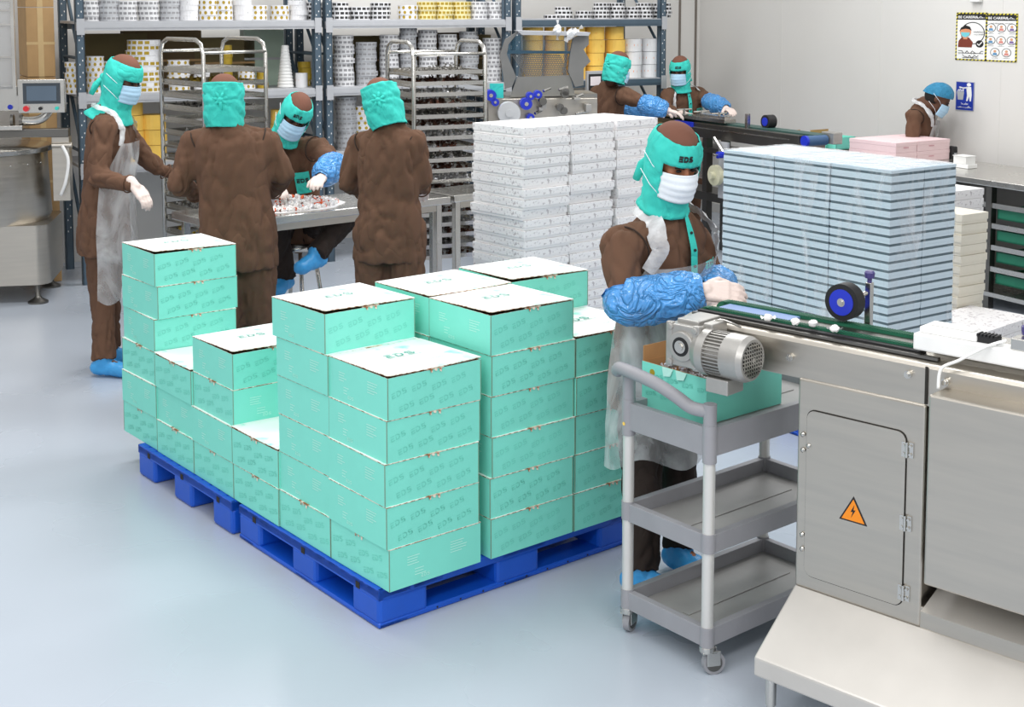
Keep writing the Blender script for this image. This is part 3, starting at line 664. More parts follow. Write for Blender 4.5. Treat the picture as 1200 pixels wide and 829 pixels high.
# ================================================================== people
def cap_mesh(mb, p1, r1, p2, r2, n=12):
    p1=Vector(p1); p2=Vector(p2); mb.sphere(p1,r1,None,n,8); mb.sphere(p2,r2,None,n,8)
    if (p2-p1).length>1e-4: mb.cyl(p1,p2,r1,r2,n)
def remesh(mb, voxel, smooth=4, fold=None):
    me=mb.mesh('tmp',[]); o=bpy.data.objects.new('tmp',me); COL.objects.link(o)
    r=o.modifiers.new('r','REMESH'); r.mode='VOXEL'; r.voxel_size=voxel; r.use_smooth_shade=True
    s=o.modifiers.new('s','SMOOTH'); s.factor=.5; s.iterations=smooth
    dg=bpy.context.evaluated_depsgraph_get(); dg.update()
    out=bpy.data.meshes.new_from_object(o.evaluated_get(dg)); bpy.data.objects.remove(o); bpy.data.meshes.remove(me)
    if fold:
        amp,freq,seed=fold; off=Vector((seed*3.1,seed*1.7,seed))
        co=[v.co.copy() for v in out.vertices]; nr=[v.normal.copy() for v in out.vertices]
        for v,c,n in zip(out.vertices,co,nr):
            q=Vector((c.x*freq,c.y*freq,c.z*freq*.45))+off
            w=Vector((noise.noise(q*.7),noise.noise(q*.7+Vector((9,2,5))),0))*.6
            a=max(0,1-3.2*abs(noise.noise(q+w))); b=noise.noise(q*.6+w); e_=max(0,1-4*abs(noise.noise(q*1.9+w*2)))
            v.co=c+n*(amp*(.4*b-.7*a*a-.35*e_))
    out.polygons.foreach_set('use_smooth',[True]*len(out.polygons)); out.update()
    return out
def put(name, me, mt, parent):
    me.materials.clear(); me.materials.append(mt); me.polygons.foreach_set('material_index',[0]*len(me.polygons))
    o=bpy.data.objects.new(name,me); COL.objects.link(o); o.parent=parent; o.matrix_parent_inverse=parent.matrix_world.inverted(); return o
def put_mb(name, mb, mt, parent, smooth=True):
    o=bpy.data.objects.new(name,mb.mesh(name,mt,smooth)); COL.objects.link(o); o.parent=parent; o.matrix_parent_inverse=parent.matrix_world.inverted(); return o
def lerp(a,b,t): return a+(b-a)*t
TORSO=[(-.36,.208,.150,.150),(-.1,.200,.142,.145),(0,.194,.136,.142),(.3,.178,.124,.122),(.6,.186,.128,.125),(.8,.186,.120,.122),(.92,.150,.095,.105),(1.0,.085,.075,.08),(1.06,.068,.068,.07)]
def interp(tab,t):
    if t<=tab[0][0]: return tab[0][1:]
    for a,b in zip(tab[:-1],tab[1:]):
        if t<=b[0]:
            k=(t-a[0])/(b[0]-a[0]); k=k*k*(3-2*k) if False else k
            return tuple(lerp(p,q,k) for p,q in zip(a[1:],b[1:]))
    return tab[-1][1:]
class Pers: pass
def person(label, J, face, seed=1, voxel=.013, cap='cap', scarf='front', mask='mask', skin='skin', gloves=(), sleeves=(), apron=None, placket=False, chest_logo=False, shoes=True, band_logo=False, hscale=1.0, slim=1.0, hands=None, torso_bulge=0.0, badge=False, trousers='brown'):
    p=Pers(); J={k:Vector(v) for k,v in J.items()}
    base=Vector((J['pelvis'].x,J['pelvis'].y,0))
    root=thing('person',label,'person',T(*base)); bpy.context.view_layer.update()
    pv,nk=J['pelvis'],J['neck']; sr,sl=J['shR'],J['shL']
    shd=(sr-sl).normalized(); hip=J.get('hipdir',(shd*.6+Vector((shd.x,shd.y,0)).normalized()*.4)); hip=Vector((hip.x,hip.y,0)).normalized()
    hipR=pv+hip*.095-Vector((0,0,.03)); hipL=pv-hip*.095-Vector((0,0,.03))
    fw0=Vector((0,0,1)).cross(hip)
    for s,h in (('R',hipR),('L',hipL)):
        if 'kn'+s not in J: J['kn'+s]=Vector((h.x,h.y,pv.z*.53))+fw0*.02
        if 'an'+s not in J: J['an'+s]=Vector((J['kn'+s].x,J['kn'+s].y,.085))-fw0*.03
        if 'to'+s not in J: J['to'+s]=J['an'+s]+fw0*.17-Vector((0,0,.05))
    sa=(nk-pv); bul=fw0*torso_bulge
    def spine(t): return pv+sa*t+bul*(4*t*(1-t) if 0<t<1 else 0)
    def tp(t, ph, off=0):                                  # torso surface, ph=0 front, + to the person's right
        c=spine(t); r=hip.lerp(shd,max(0,min(1,t))).normalized(); d=sa.normalized() if t>0 else sa.normalized().lerp(Vector((0,0,1)),min(1,-t*3)).normalized()
        if t<0: c=pv+d*sa.length*t
        r=(r-d*r.dot(d)).normalized(); f=d.cross(r)
        rx,rf,rb=interp(TORSO,t); rx*=slim; rf*=slim; rb*=slim
        x=math.sin(ph); y=math.cos(ph); ex=2.4
        k=(abs(x)**ex+abs(y)**ex)**(-1/ex)
        return c+r*((rx+off)*x*k)+f*(((rf if y>0 else rb)+off)*y*k)
    p.tp=tp
    # --- tunic
    m=MB(); n=28; ts=[-.36,-.25,-.12,0,.15,.3,.45,.6,.72,.82,.9,.96,1.0,1.06]
    m.add([tp(t,2*PI*k/n) for t in ts for k in range(n)],[(j*n+k,j*n+(k+1)%n,(j+1)*n+(k+1)%n,(j+1)*n+k) for j in range(len(ts)-1) for k in range(n)]+[tuple(reversed(range(n))),tuple((len(ts)-1)*n+k for k in range(n))])
    ob=bmesh.new()
    for s,sh in (('R',sr),('L',sl)):
        el,wr=J['el'+s],J['wr'+s]
        cap_mesh(m,lerp(spine(.86),sh,.55),.078*slim,sh,.078*slim); cap_mesh(m,sh,.076*slim,el,.06); cap_mesh(m,el,.06,lerp(el,wr,.9),.046)
    put('tunic',remesh(m,voxel,3,(.021,10,seed)),M['brown'],root)
    for s,sh in (('R',sr),('L',sl)):                        # armhole and cuff seams
        el,wr=J['el'+s],J['wr'+s]; ax=(lerp(sh,el,.25)-lerp(spine(.84),sh,.45)).normalized(); c0=lerp(lerp(spine(.86),sh,.8),el,.04); e1=ax.cross(Vector((0,1,.2))).normalized(); e2=ax.cross(e1); q=MB()
        q.tube([c0+(e1*math.cos(a*PI/16)+e2*math.sin(a*PI/16))*(.0795*slim) for a in range(32)],.0035,6,closed=True); put_mb('armhole_seam',q,M['seam'],root)
        d_=(wr-el).normalized(); c1=lerp(el,wr,.86); e1=d_.cross(Vector((0,.3,1))).normalized(); e2=d_.cross(e1); q=MB(); q.tube([c1+(e1*math.cos(a*PI/12)+e2*math.sin(a*PI/12))*.0475 for a in range(24)],.004,6,closed=True); put_mb('cuff',q,M['brown'],root)
    # --- trousers
    m=MB(); ts=[-.3,-.2,-.1,0,.08]
    m.add([tp(t,2*PI*k/n,-.010) for t in ts for k in range(n)],[(j*n+k,j*n+(k+1)%n,(j+1)*n+(k+1)%n,(j+1)*n+k) for j in range(len(ts)-1) for k in range(n)]+[tuple(reversed(range(n))),tuple((len(ts)-1)*n+k for k in range(n))])
    for s,h in (('R',hipR),('L',hipL)):
        kn,an=J['kn'+s],J['an'+s]
        cap_mesh(m,h,.108,kn,.084); cap_mesh(m,kn,.078,lerp(kn,an,.86),.066); m.cyl(lerp(kn,an,.7),lerp(kn,an,.99),.068,.074,14)
    put('trousers',remesh(m,voxel,3,(.017,11,seed+5)),M[trousers],root)
    # --- body with head
    hc=J['head']; f=Vector(face).normalized(); up0=J.get('headup',Vector((0,0,1)))
    rx_=f.cross(up0).normalized(); u=rx_.cross(f).normalized()
    HM=Matrix(((rx_.x,f.x,u.x,hc.x),(rx_.y,f.y,u.y,hc.y),(rx_.z,f.z,u.z,hc.z),(0,0,0,1)))@Matrix.Scale(hscale,4)
    m=MB()
    m.sphere((0,-.008,.02),(.074,.092,.10),HM,20,14); m.sphere((0,.03,-.045),(.056,.058,.07),HM,18,12); m.sphere((0,.062,.028),(.05,.03,.018),HM,14,8)
    m.sphere((0,.088,-.022),(.013,.02,.026),HM,10,8); m.sphere((0,.086,.0),(.008,.014,.03),HM,10,8)
    for s in (-1,1): m.sphere((s*.076,-.005,-.005),(.01,.02,.032),HM,10,8); m.sphere((s*.034,.058,-.02),(.026,.022,.02),HM,10,8)
    cap_mesh(m,HM@Vector((0,-.02,-.07)),.055,nk,.058); cap_mesh(m,pv,.1,spine(.75),.1)
    for s,sh,h in (('R',sr,hipR),('L',sl,hipL)):
        el,wr=J['el'+s],J['wr'+s]; kn,an,to=J['kn'+s],J['an'+s],J['to'+s]
        cap_mesh(m,spine(.8),.05,sh,.03); cap_mesh(m,sh,.03,el,.026); cap_mesh(m,el,.026,wr,.024)
        cap_mesh(m,wr,.026,wr,.024)
        cap_mesh(m,h,.06,kn,.04); cap_mesh(m,kn,.04,an,.032); cap_mesh(m,an,.03,to,.026)
    put('body',remesh(m,min(voxel,.009) if voxel<.012 else .012,2),M[skin],root)
    # --- eyes and brows
    if mask:
        for s in (-1,1):
            e=MB(); b=MB(); e.sphere((s*.03,.087,-.006),(.012,.006,.005),HM,10,6)
            b.tube([HM@Vector((s*.014,.095,.004)),HM@Vector((s*.03,.0935,.008)),HM@Vector((s*.046,.084,.005))],.003,6)
            put_mb('eye',e,M['hairk'],root); put_mb('eyebrow',b,M['hairk'],root)
    # --- scarf
    SC=[(-.25,.13,.10,.17),(-.2,.092,.082,.115),(-.165,.078,.074,.09),(-.12,.079,.084,.093),(-.08,.083,.094,.102),(-.03,.087,.101,.109),(.02,.088,.104,.109),(.055,.086,.102,.106),(.085,.074,.09,.098),(.105,.06,.075,.086)]
    def sp(th,z,off=0,ruff=0):
        rx,rf,rb=interp(SC,z); x=math.sin(th); y=math.cos(th)
        w=.007*(1-2*abs(noise.noise(Vector((x*1.6+seed,y*1.6,z*26+x*4)))))+.003*noise.noise(Vector((x*7+seed,y*7+4,z*60)))-.002
        if ruff>.5 and y<.3:                              # cloth gathered to a knot at the back
            ex_=math.atan2(z+.0,x*.1); dk=math.hypot(x*.1,z)
            w+=(.010*abs(math.sin(ex_*4.5+1.2*noise.noise(Vector((x*4,y*4,z*20)))))+.004)*min(1,dk/.04)*(1-max(0,y)/.3)+.012*max(0,(z-.05)/.04)
        return Vector(((rx+off+w)*x,(rf if y>0 else rb)*y+(off+w)*y,z))
    if scarf:
        ruff=1 if scarf=='back' else .35
        m=MB(); NU,NV=56,30; z0,z1={'back':-.135,'front':-.195,'cape':-.25}[scarf],(.098 if scarf!='back' else .088)
        idx={}; vs=[]; fs=[]
        def pt(i,j):
            k=(i%NU,j)
            if k not in idx:
                th=2*PI*(i%NU)/NU; zt=z1-.010*max(0,math.cos(th)); z=lerp(z0,zt,j/NV)
                idx[k]=len(vs); vs.append(HM@sp(th,z,0,ruff))
            return idx[k]
        for i in range(NU):
            for j in range(NV):
                th=2*PI*(i+.5)/NU; th=th-2*PI if th>PI else th; z=lerp(z0,z1-.010*max(0,math.cos(th)),(j+.5)/NV)
                if abs(th)<R(58)*(1 if z>-.09 else .6) and -.115<z<.012: continue
                fs.append((pt(i,j),pt(i+1,j),pt(i+1,j+1),pt(i,j+1)))
        m.add(vs,fs); o=put_mb('head_scarf',m,M['teald'],root); so=o.modifiers.new('solid','SOLIDIFY'); so.thickness=.004; so.offset=-1
        if scarf=='back':                                  # gathered knot and tail bands at the back
            k=MB(); c=HM@Vector((0,-.122,.0)); k.sphere(c,(.016,.014,.014),None,12,8)
            for a in range(7):
                q=a*2*PI/7+.3; e=HM@Vector((.06*math.cos(q),-.112+.022*abs(math.cos(q)),.06*math.sin(q)))
                k.tube([c,lerp(c,e,.5)+(HM.to_3x3()@Vector((0,-.01,0))),e],[.009,.009,.004],8)
            put_mb('scarf_knot',k,M['teald'],root)
        else:
            k=MB(); c=HM@Vector((0,-.125,-.03)); k.sphere(c,.022,None,10,8)
            k.tube([c,HM@Vector((.03,-.14,-.08)),HM@Vector((.04,-.15,-.14))],[.012,.02,.014],8); k.tube([c,HM@Vector((-.03,-.14,-.07)),HM@Vector((-.05,-.14,-.12))],[.012,.018,.012],8)
            put_mb('scarf_knot',k,M['teald'],root)
        if band_logo:
            lg=MB(); logo(lg,w=.3); q=MB()
            q.add([HM@sp(band_logo-v[0]*.0155/.095,.046+v[1]*.022,.006) for v in lg.v],lg.f); put_mb('band_logo',q,M['black'],root,False)
    if cap=='cap':
        m=MB(); m.grid(lambda a,b:HM@Vector((.0805*math.cos(b*PI/2)**.85*math.sin(2*PI*a),.1*math.cos(b*PI/2)**.85*math.cos(2*PI*a)-.004,.035+.102*math.sin(b*PI/2))),40,10,closed_u=True)
        put_mb('skull_cap',m,M['browncap'],root)
    elif cap=='net':
        m=MB(); m.grid(lambda a,b:HM@(Vector((.098*math.cos(b*PI/2)*math.sin(2*PI*a),.116*math.cos(b*PI/2)*math.cos(2*PI*a)-.012,.018+.03*math.cos(2*PI*a)*(1-b)+.11*math.sin(b*PI/2)))*(1+.03*noise.noise(Vector((math.sin(2*PI*a)*5,math.cos(2*PI*a)*5,b*6))))),48,14,closed_u=True)
        put_mb('hair_net',m,M['hair'],root)
        m=MB(); m.sphere((0,-.02,.01),(.078,.092,.088),HM,18,12); put_mb('hair',m,M['hairk'],root)
    if mask:
        m=MB()
        def mf(a,b):
            th=R(lerp(-64,64,a)); z=lerp(-.116,-.02,b); pr=.012+.022*math.cos(th*1.2)*(1-abs(b-.55)*1.1)+.0015*math.sin(b*26)
            return HM@Vector(((.07+pr*.6)*math.sin(th),(.082+pr)*math.cos(th)+.006,z+.012*math.cos(th*1.4)*(b-.4)))
        m.grid(mf,24,16); o=put_mb('face_mask',m,M[mask],root); so=o.modifiers.new('solid','SOLIDIFY'); so.thickness=.003
        for s in (-1,1):
            for zz,bz in ((-.03,.02),(-.1,-.05)):
                k=MB(); k.tube([mf(0 if s<0 else 1,.9 if bz>0 else .1),HM@Vector((s*.094,.02,zz*.6+bz*.4)),HM@Vector((s*.096,-.05,bz))],.0016,5)
                put_mb('mask_loop',k,M['mask'],root)
    # --- gloves / hands
    def hand(s):
        wr,el=J['wr'+s],J['el'+s]; tip=J.get('hd'+s); d=((tip-wr) if tip else (wr-el)).normalized()
        pn=J.get('pn'+s,Vector((0,0,-1))); pn=(pn-d*pn.dot(d)).normalized()             # palm normal
        sd=d.cross(pn).normalized()                                                      # sideways
        if s=='L': sd=-sd                                                                # towards the thumb
        m=MB(); curl=J.get('curl'+s,Vector((.45,0,0))).x
        cap_mesh(m,wr-d*.03,.03,wr+d*.015,.029,12)
        for o_ in (-.03,-.01,.011,.03): cap_mesh(m,wr+d*.02+sd*o_*.7,.017,wr+d*.085+sd*o_,.0145,10)
        for o_,L_ in ((-.033,.062),(-.012,.078),(.010,.085),(.031,.075)):
            a=wr+d*.086+sd*o_; ang=curl*.45; dd=d
            for k,(fr,r0,r1) in enumerate(((.45,.0102,.0094),(.32,.0094,.0088),(.23,.0088,.0078))):
                dd=(d*math.cos(ang)+pn*math.sin(ang)).normalized(); b=a+dd*L_*fr; cap_mesh(m,a,r0,b,r1,10); a=b; ang+=curl*(1+.15*o_/.03)
        a=wr+d*.03+sd*.03; b=a+(d*.55+sd*.6+pn*.45).normalized()*.045; c=b+(d*.85+sd*.05+pn*.45).normalized()*.034
        cap_mesh(m,a,.0165,b,.013,10); cap_mesh(m,b,.0125,c,.0095,10)
        return m
    for s in ('R','L'):
        gl=s in gloves; v=.0036 if voxel<.0115 else .0058
        put('glove' if gl else 'hand',remesh(hand(s),v,2,(.0012,60,seed) if gl else None),M['glove'] if gl else M[skin],root)
    for s in sleeves:
        el,wr,sh=J['el'+s],J['wr'+s],J['sh'+s]; d=(wr-el); a0=lerp(el,sh,.1); m=MB()
        path=smooth_path([lerp(el,sh,.16),lerp(el,sh,.02)+d*.02,el+d*.3,el+d*.65,el+d*.93,wr+d.normalized()*.012],8); N=len(path)-1
        e1=d.normalized().cross(Vector((0,0,1))).normalized(); vs=[]; n=28
        prev=None
        for j,c in enumerate(path):
            dd=(path[min(j+1,N)]-path[max(j-1,0)]).normalized()
            if prev is None: e=dd.cross(Vector((.3,.2,1))).normalized()
            else: e=(prev-dd*prev.dot(dd)).normalized()
            prev=e; g=dd.cross(e); t=j/N; r=.062+.026*math.sin(PI*min(1,t*1.05))**.8-.014*t
            if j==0: r=.072
            if j>=N-1: r=.036
            for k in range(n):
                q=2*PI*k/n; w=r*(1+.10*noise.noise(Vector((math.cos(q)*2.2,math.sin(q)*2.2,t*5+seed)))+.07*(1-2*abs(noise.noise(Vector((math.cos(q)*3.5,math.sin(q)*3.5,t*11+seed))))))
                vs.append(c+(e*math.cos(q)+g*math.sin(q))*w)
        m.add(vs,[(j*n+k,j*n+(k+1)%n,(j+1)*n+(k+1)%n,(j+1)*n+k) for j in range(N) for k in range(n)])
        tag(put_mb('sleeve_cover',m,M['sleeve'],root),'blue plastic sleeve cover')
    # --- placket, chest logo, badge
    def ontorso(x0,x1,t0,t1,off,nu=3,nv=10): # x in metres to the person's left
        m=MB(); m.grid(lambda a,b:tp(lerp(t0,t1,b),-lerp(x0,x1,a)/.16,off),nu,nv); return m
    if placket:
        put_mb('placket',ontorso(-.014,.014,.62,1.04,.016),M['teald'],root)
        k=MB()
        for t in (.68,.79,.9): k.sphere(tp(t,0,.02),.0055,None,8,6)
        put_mb('button',k,M['black'],root)
    if chest_logo:
        lg=MB(); logo(lg,w=.26); q=MB(); q.add([tp(.66+v[1]*.055,-(.085+v[0]*.020)/.16,.019) for v in lg.v],lg.f); q.add([tp(.60+v[1]*.004,-(.085+v[0]*.02)/.16,.019) for v in MB().bx(-1.5,1.5,-1,1,0,.1).v][:4],[(0,1,2,3)])
        put_mb('chest_logo',q,M['teald'],root,False)
    if badge:
        put_mb('chest_patch',ontorso(.05,.125,.40,.66,.02),M['teald'],root)
        lg=MB(); logo(lg,w=.26); q=MB(); q.add([tp(.56+v[1]*.05,-(.088+v[0]*.018)/.16,.023) for v in lg.v],lg.f); put_mb('patch_logo',q,M['black'],root,False)
    # --- apron
    if apron:
        bot=apron.get('bottom',.5); ttop=apron.get('top',.66); wid=apron.get('wide',95)
        m=MB(); zt=tp(-.2,0).z
        def af(a,b):
            ph=R(lerp(-wid,wid,a))
            if b<.5:
                k=b/.5; t=lerp(-.28,ttop,1-k); lim=1-.45*max(0,(t-.3)/(ttop-.3+.01)); q=tp(t,ph*lim,.026)
            else:
                k=(b-.5)/.5; q0=tp(-.28,ph,.026); c=spine(0); c=Vector((c.x,c.y,q0.z)); q=c+(q0-c)*(1+.06*k); q.z=lerp(q0.z,bot+.03*math.sin(a*17+seed),k)
            w=.013*(1-2*abs(noise.noise(Vector((q.x*7+seed,q.y*7,q.z*4)))))+.012*math.sin(a*24+2*b)*max(0,b-.3)
            nrm=(q-Vector((spine(0).x,spine(0).y,q.z))).normalized(); return q+nrm*w
        m.grid(af,48,48); ap=put_mb('apron',m,M['apron'],root)
        k=MB()
        for s in (-1,1):
            pts=[tp(ttop-.02,R(wid*.55*s),.03),tp(ttop+.12,R(44*s),.032),tp(.88,R(48*s),.034),tp(.99,R(70*s),.03),tp(1.03,R(120*s),.03),tp(1.03,R(180*s),.03)]
            pts=smooth_path(pts,6); wv=apron.get('strap',.02); N_=len(pts)-1; vs=[]
            for i in range(N_+1):
                tg=(pts[min(i+1,N_)]-pts[max(i-1,0)]).normalized(); c=spine(.82); ou=(pts[i]-c); ou=(ou-tg*ou.dot(tg)).normalized(); e=tg.cross(ou)*wv*(1-.35*abs(2*i/N_-1))
                for q_ in (-1,-.33,.33,1): vs.append(pts[i]+e*q_+ou*(.006*math.cos(q_*2)+.004*math.sin(i*1.7+q_*3)))
            k.add(vs,[(i*4+q_,i*4+q_+1,i*4+q_+5,i*4+q_+4) for i in range(N_) for q_ in range(3)])
        put_mb('apron_strap',k,M['strap'],root)
    # --- shoes with covers
    for s in ('R','L'):
        an,to=J['an'+s],J['to'+s]; d=(to-an); d2=Vector((d.x,d.y,0)).normalized() if abs(d.z)<.12 else d.normalized(); m=MB()
        a=an+Vector((0,0,-.035)) if abs(d.z)<.12 else an+Vector((0,0,-.02))
        cap_mesh(m,a-d2*.045,.042,to+d2*.0,.042); cap_mesh(m,a-d2*.03,.046,a+Vector((0,0,.05)),.05); cap_mesh(m,a+d2*.05,.048,to-d2*.02,.047)
        me=remesh(m,.011,3,(.006,30,seed))
        if abs(d.z)<.12:
            for v in me.vertices: v.co.z=max(v.co.z,.003)
        put('shoe_cover' if shoes else 'shoe',me,M['shoec'] if shoes else M['shoe'],root)
    p.root=root; p.HM=HM; return p
def side(J, **k): J.update(k); return J

# man packing at the conveyor
W8=dict(head=D(789,187,4.66),neck=D(782,247,4.74),shR=D(727,291,4.60),shL=D(811,285,4.86),elR=D(732,356,4.46),wrR=D(822,341,4.40),hdR=D(868,343,4.38),
  elL=D(838,333,4.82),wrL=D(836,358,4.58),hdL=D(856,374,4.50),pelvis=D(770,412,4.80),knR=D(752,545,4.66),knL=D(795,535,4.84),
  anR=P(752,672,.085),anL=P(797,645,.085),pnR=Vector((.1,.72,-.7)),pnL=Vector((-.2,-.3,-.9)),curlR=Vector((.5,0,0)),curlL=Vector((.9,0,0)),hipdir=Vector((-.66,-.75,0)))
W8['toR']=W8['anR']+Vector((.14,-.09,-.05)); W8['toL']=W8['anL']+Vector((.10,-.13,-.05))
person('man in brown uniform, teal scarf and clear apron packing sweets at the green belt',W8,(.42,-.86,-.30),1,.0105,mask='mask',gloves=('R','L'),sleeves=('R','L'),
  apron=dict(bottom=.46,top=.70,wide=105,strap=.036),placket=True,chest_logo=True,band_logo=.22,trousers='brownd')
# man standing by the steel mixer, in profile
W1=dict(head=D(144,92,7.5),neck=D(130,128,7.52),shR=D(121,152,7.34),shL=D(140,150,7.70),elR=D(113,208,7.26),wrR=D(157,217,7.14),hdR=D(176,240,7.10),
  elL=D(176,190,7.80),wrL=D(197,203,7.86),pelvis=D(122,252,7.52),knR=D(120,338,7.46),knL=D(126,334,7.62),anR=P(122,424,.085),anL=P(128,410,.085),pnR=Vector((-.3,.3,-.8)),hipdir=Vector((.1,-1,0)))
W1['toR']=W1['anR']+Vector((.17,-.03,-.05)); W1['toL']=W1['anL']+Vector((.17,0,-.05))
person('man in teal scarf and clear apron standing between the steel mixer and work table',W1,(.93,-.30,-.30),2,.012,scarf='cape',mask='maskb',gloves=('R',),apron=dict(bottom=.45,top=.72,wide=88),skin='skind')
# man with his back turned at the near table corner
W2=dict(head=D(263,118,6.7),neck=D(267,146,6.68),shL=D(226,168,6.72),shR=D(312,166,6.74),elL=D(209,217,6.66),wrL=D(232,228,6.92),elR=D(332,204,6.74),wrR=D(318,226,7.0),
  pelvis=D(279,270,6.66),knL=D(266,376,6.60),knR=D(305,374,6.66),anL=D(264,474,6.66),anR=D(303,472,6.72),hipdir=Vector((1,.05,0)))
person('man in brown tunic seen from behind at the near corner of the work table',W2,(-.05,1,-.12),3,.012,scarf='back',mask=None,skin='skind',hands=None,gloves=('R','L'))
# second man with his back turned, beside the white boxes
W4=dict(head=D(449,121,6.9),neck=D(457,146,6.88),shL=D(421,170,7.0),shR=D(485,167,6.84),elL=D(407,214,6.98),wrL=D(428,226,7.22),elR=D(494,210,6.88),wrR=D(494,222,7.14),
  pelvis=D(456,264,6.86),knL=D(436,366,6.86),knR=D(478,366,6.80),anL=D(434,460,6.9),anR=D(477,460,6.86),hipdir=Vector((.97,-.15,0)),headup=Vector((-.30,0,1)))
person('man in brown tunic seen from behind between the work table and white boxes',W4,(.12,1,-.22),4,.012,scarf='back',mask=None,skin='skind',slim=.93,gloves=('R','L'))
# seated man sorting sweets across the table
W3=dict(head=D(346,134,7.80),neck=D(335,160,7.95),shR=D(310,176,7.96),shL=D(375,174,7.88),elR=D(298,206,7.78),wrR=D(318,217,7.62),elL=D(391,193,7.74),wrL=D(377,208,7.58),hdL=D(368,216,7.40),
  pelvis=D(346,256,8.1),knL=D(402,258,7.75),anL=D(370,299,7.60),toL=D(352,314,7.5),knR=D(325,262,7.72),anR=D(334,325,7.84),toR=D(325,340,7.74),pnL=Vector((0,.1,-1)),hipdir=Vector((-1,-.05,0)),headup=Vector((.35,0,1)))
person('seated man in blue sleeve cover sorting sweets across the work table',W3,(.22,-.80,-.45),5,.014,mask='maskb',skin='skind',gloves=('R','L'),sleeves=('L',),placket=True,badge=True,band_logo=.15,torso_bulge=-.03,slim=.95,trousers='brownd')
# worker leaning into the wrapping machine
W5=dict(head=D(724,79,11.12),neck=D(714,101,11.23),shR=D(732,112,11.04),shL=D(701,110,11.33),elR=D(756,122,10.94),wrR=D(781,129,10.90),elL=D(722,128,11.43),wrL=D(768,131,11.33),pelvis=D(703,178,11.28),hipdir=Vector((.55,-.8,0)))
person('worker in teal scarf leaning over the far conveyor beside the wrapping machine hood',W5,(.80,.45,-.25),6,.017,scarf='back',mask='maskb',skin='skind',gloves=('R','L'),sleeves=('R','L'))
# worker facing us at the far conveyor
W6=dict(head=D(797,83,12.01),neck=D(799,103,12.07),shR=D(783,112,12.01),shL=D(819,111,12.18),elR=D(779,128,11.87),wrR=D(800,133,11.68),elL=D(833,120,11.90),wrL=D(850,127,11.66),pelvis=D(802,174,12.17),hipdir=Vector((-.95,-.2,0)))
person('worker facing the room behind the far conveyor by the wall corner',W6,(-.45,-.85,-.12),7,.017,mask='maskb',skin='skind',gloves=('R','L'),sleeves=('L',),apron=dict(bottom=.5,top=.6,wide=95),placket=True,chest_logo=True,band_logo=-.25)
# worker in a blue hair net
W7=dict(head=D(1099,115,10.52),neck=D(1083,121,10.63),shR=D(1070,137,10.46),shL=D(1083,135,10.79),elR=D(1070,172,10.42),wrR=D(1098,184,10.42),elL=D(1090,172,10.83),wrL=D(1110,182,10.67),pelvis=D(1070,200,10.70),hipdir=Vector((.1,-1,0)))
person('worker in blue hair net bent over the pink boxes by the wall signs',W7,(.82,-.25,-.5),8,.017,slim=.9,cap='net',scarf=None,mask='maskb',skin='skind',gloves=('R','L'),apron=dict(bottom=.5,top=.75,wide=85))

# ================================================================== storage racks along the back wall
SHO=Vector((2.19,12.73,0)); SHM=FR(SHO,ROOM_YAW,0); SHI=SHM.inverted()
def on_plane(px,py,ly,Mx):                                 # pixel -> local point on the plane local y = ly of a frame
    I=Mx.inverted(); o=I@CAM; d=I.to_3x3()@ray(px,py); t=(ly-o.y)/d.y; return o+d*t
SD=.75; ZT,ZM,ZB=1.975,1.43,.90
def rack(label,u0,u1,beam_mat,zs):
    t=thing('storage_rack',label,'rack',SHM@T(u0,0,0)); w=u1-u0
    for x in (0,w-.06):
        for y in (0,SD-.06):
            p=MB(); p.bx(x,x+.06,y,y+.012,0,2.45); p.bx(x,x+.008,y,y+.06,0,2.45); p.bx(x+.052,x+.06,y,y+.06,0,2.45)
            po=p.build('post',M['rack'],t)
            h=MB()
            for k in range(24):
                z=.3+k*.09
                h.bx(x+.018,x+.024,y-.001,y+.001,z,z+.012); h.bx(x+.038,x+.044,y-.001,y+.001,z+.03,z+.042)
            tag(h.build('punched_hole',M['signw'],po),kind='stuff')
        for z0,z1 in ((.3,1.0),(1.0,1.7),(1.7,2.4)):
            b=MB(); a=Vector((x+.03,.05,z0)); c=Vector((x+.03,SD-.05,z1)); b.cyl(a,c,.014,n=6); b.cyl((x+.03,.05,z1),(x+.03,SD-.05,z1),.012,n=6); b.build('brace',M['rack'],t)
    for z in zs:
        for y in (-.012,SD-.03):
            MB().bx(.0,w,y,y+.04,z-.068,z-.008).bx(.0,w,y-.004,y,z-.05,z-.03).build('beam',beam_mat,t)
            for x in (.012,w-.048): MB().bx(x-.01,x+.046,y-.008,y-.002,z-.10,z+.02).build('beam_bracket',M['rackl'],t)
        MB().bx(.005,w-.005,.0,SD-.01,z-.02,z).build('shelf_deck',M['rackl'],t)
    return t
rack('grey steel storage rack nearest the mixer with gold label rolls',-6.14,-4.235,M['rackl'],(ZB,ZM,ZT))
rack('grey steel storage rack in the middle with tall white roll columns',-4.20,-2.50,M['rackl'],(ZB,ZM,ZT))
rack('blue-grey storage rack at the wall corner with yellow rolls',-2.46,-.87,M['rack'],(ZB,ZM,ZT))
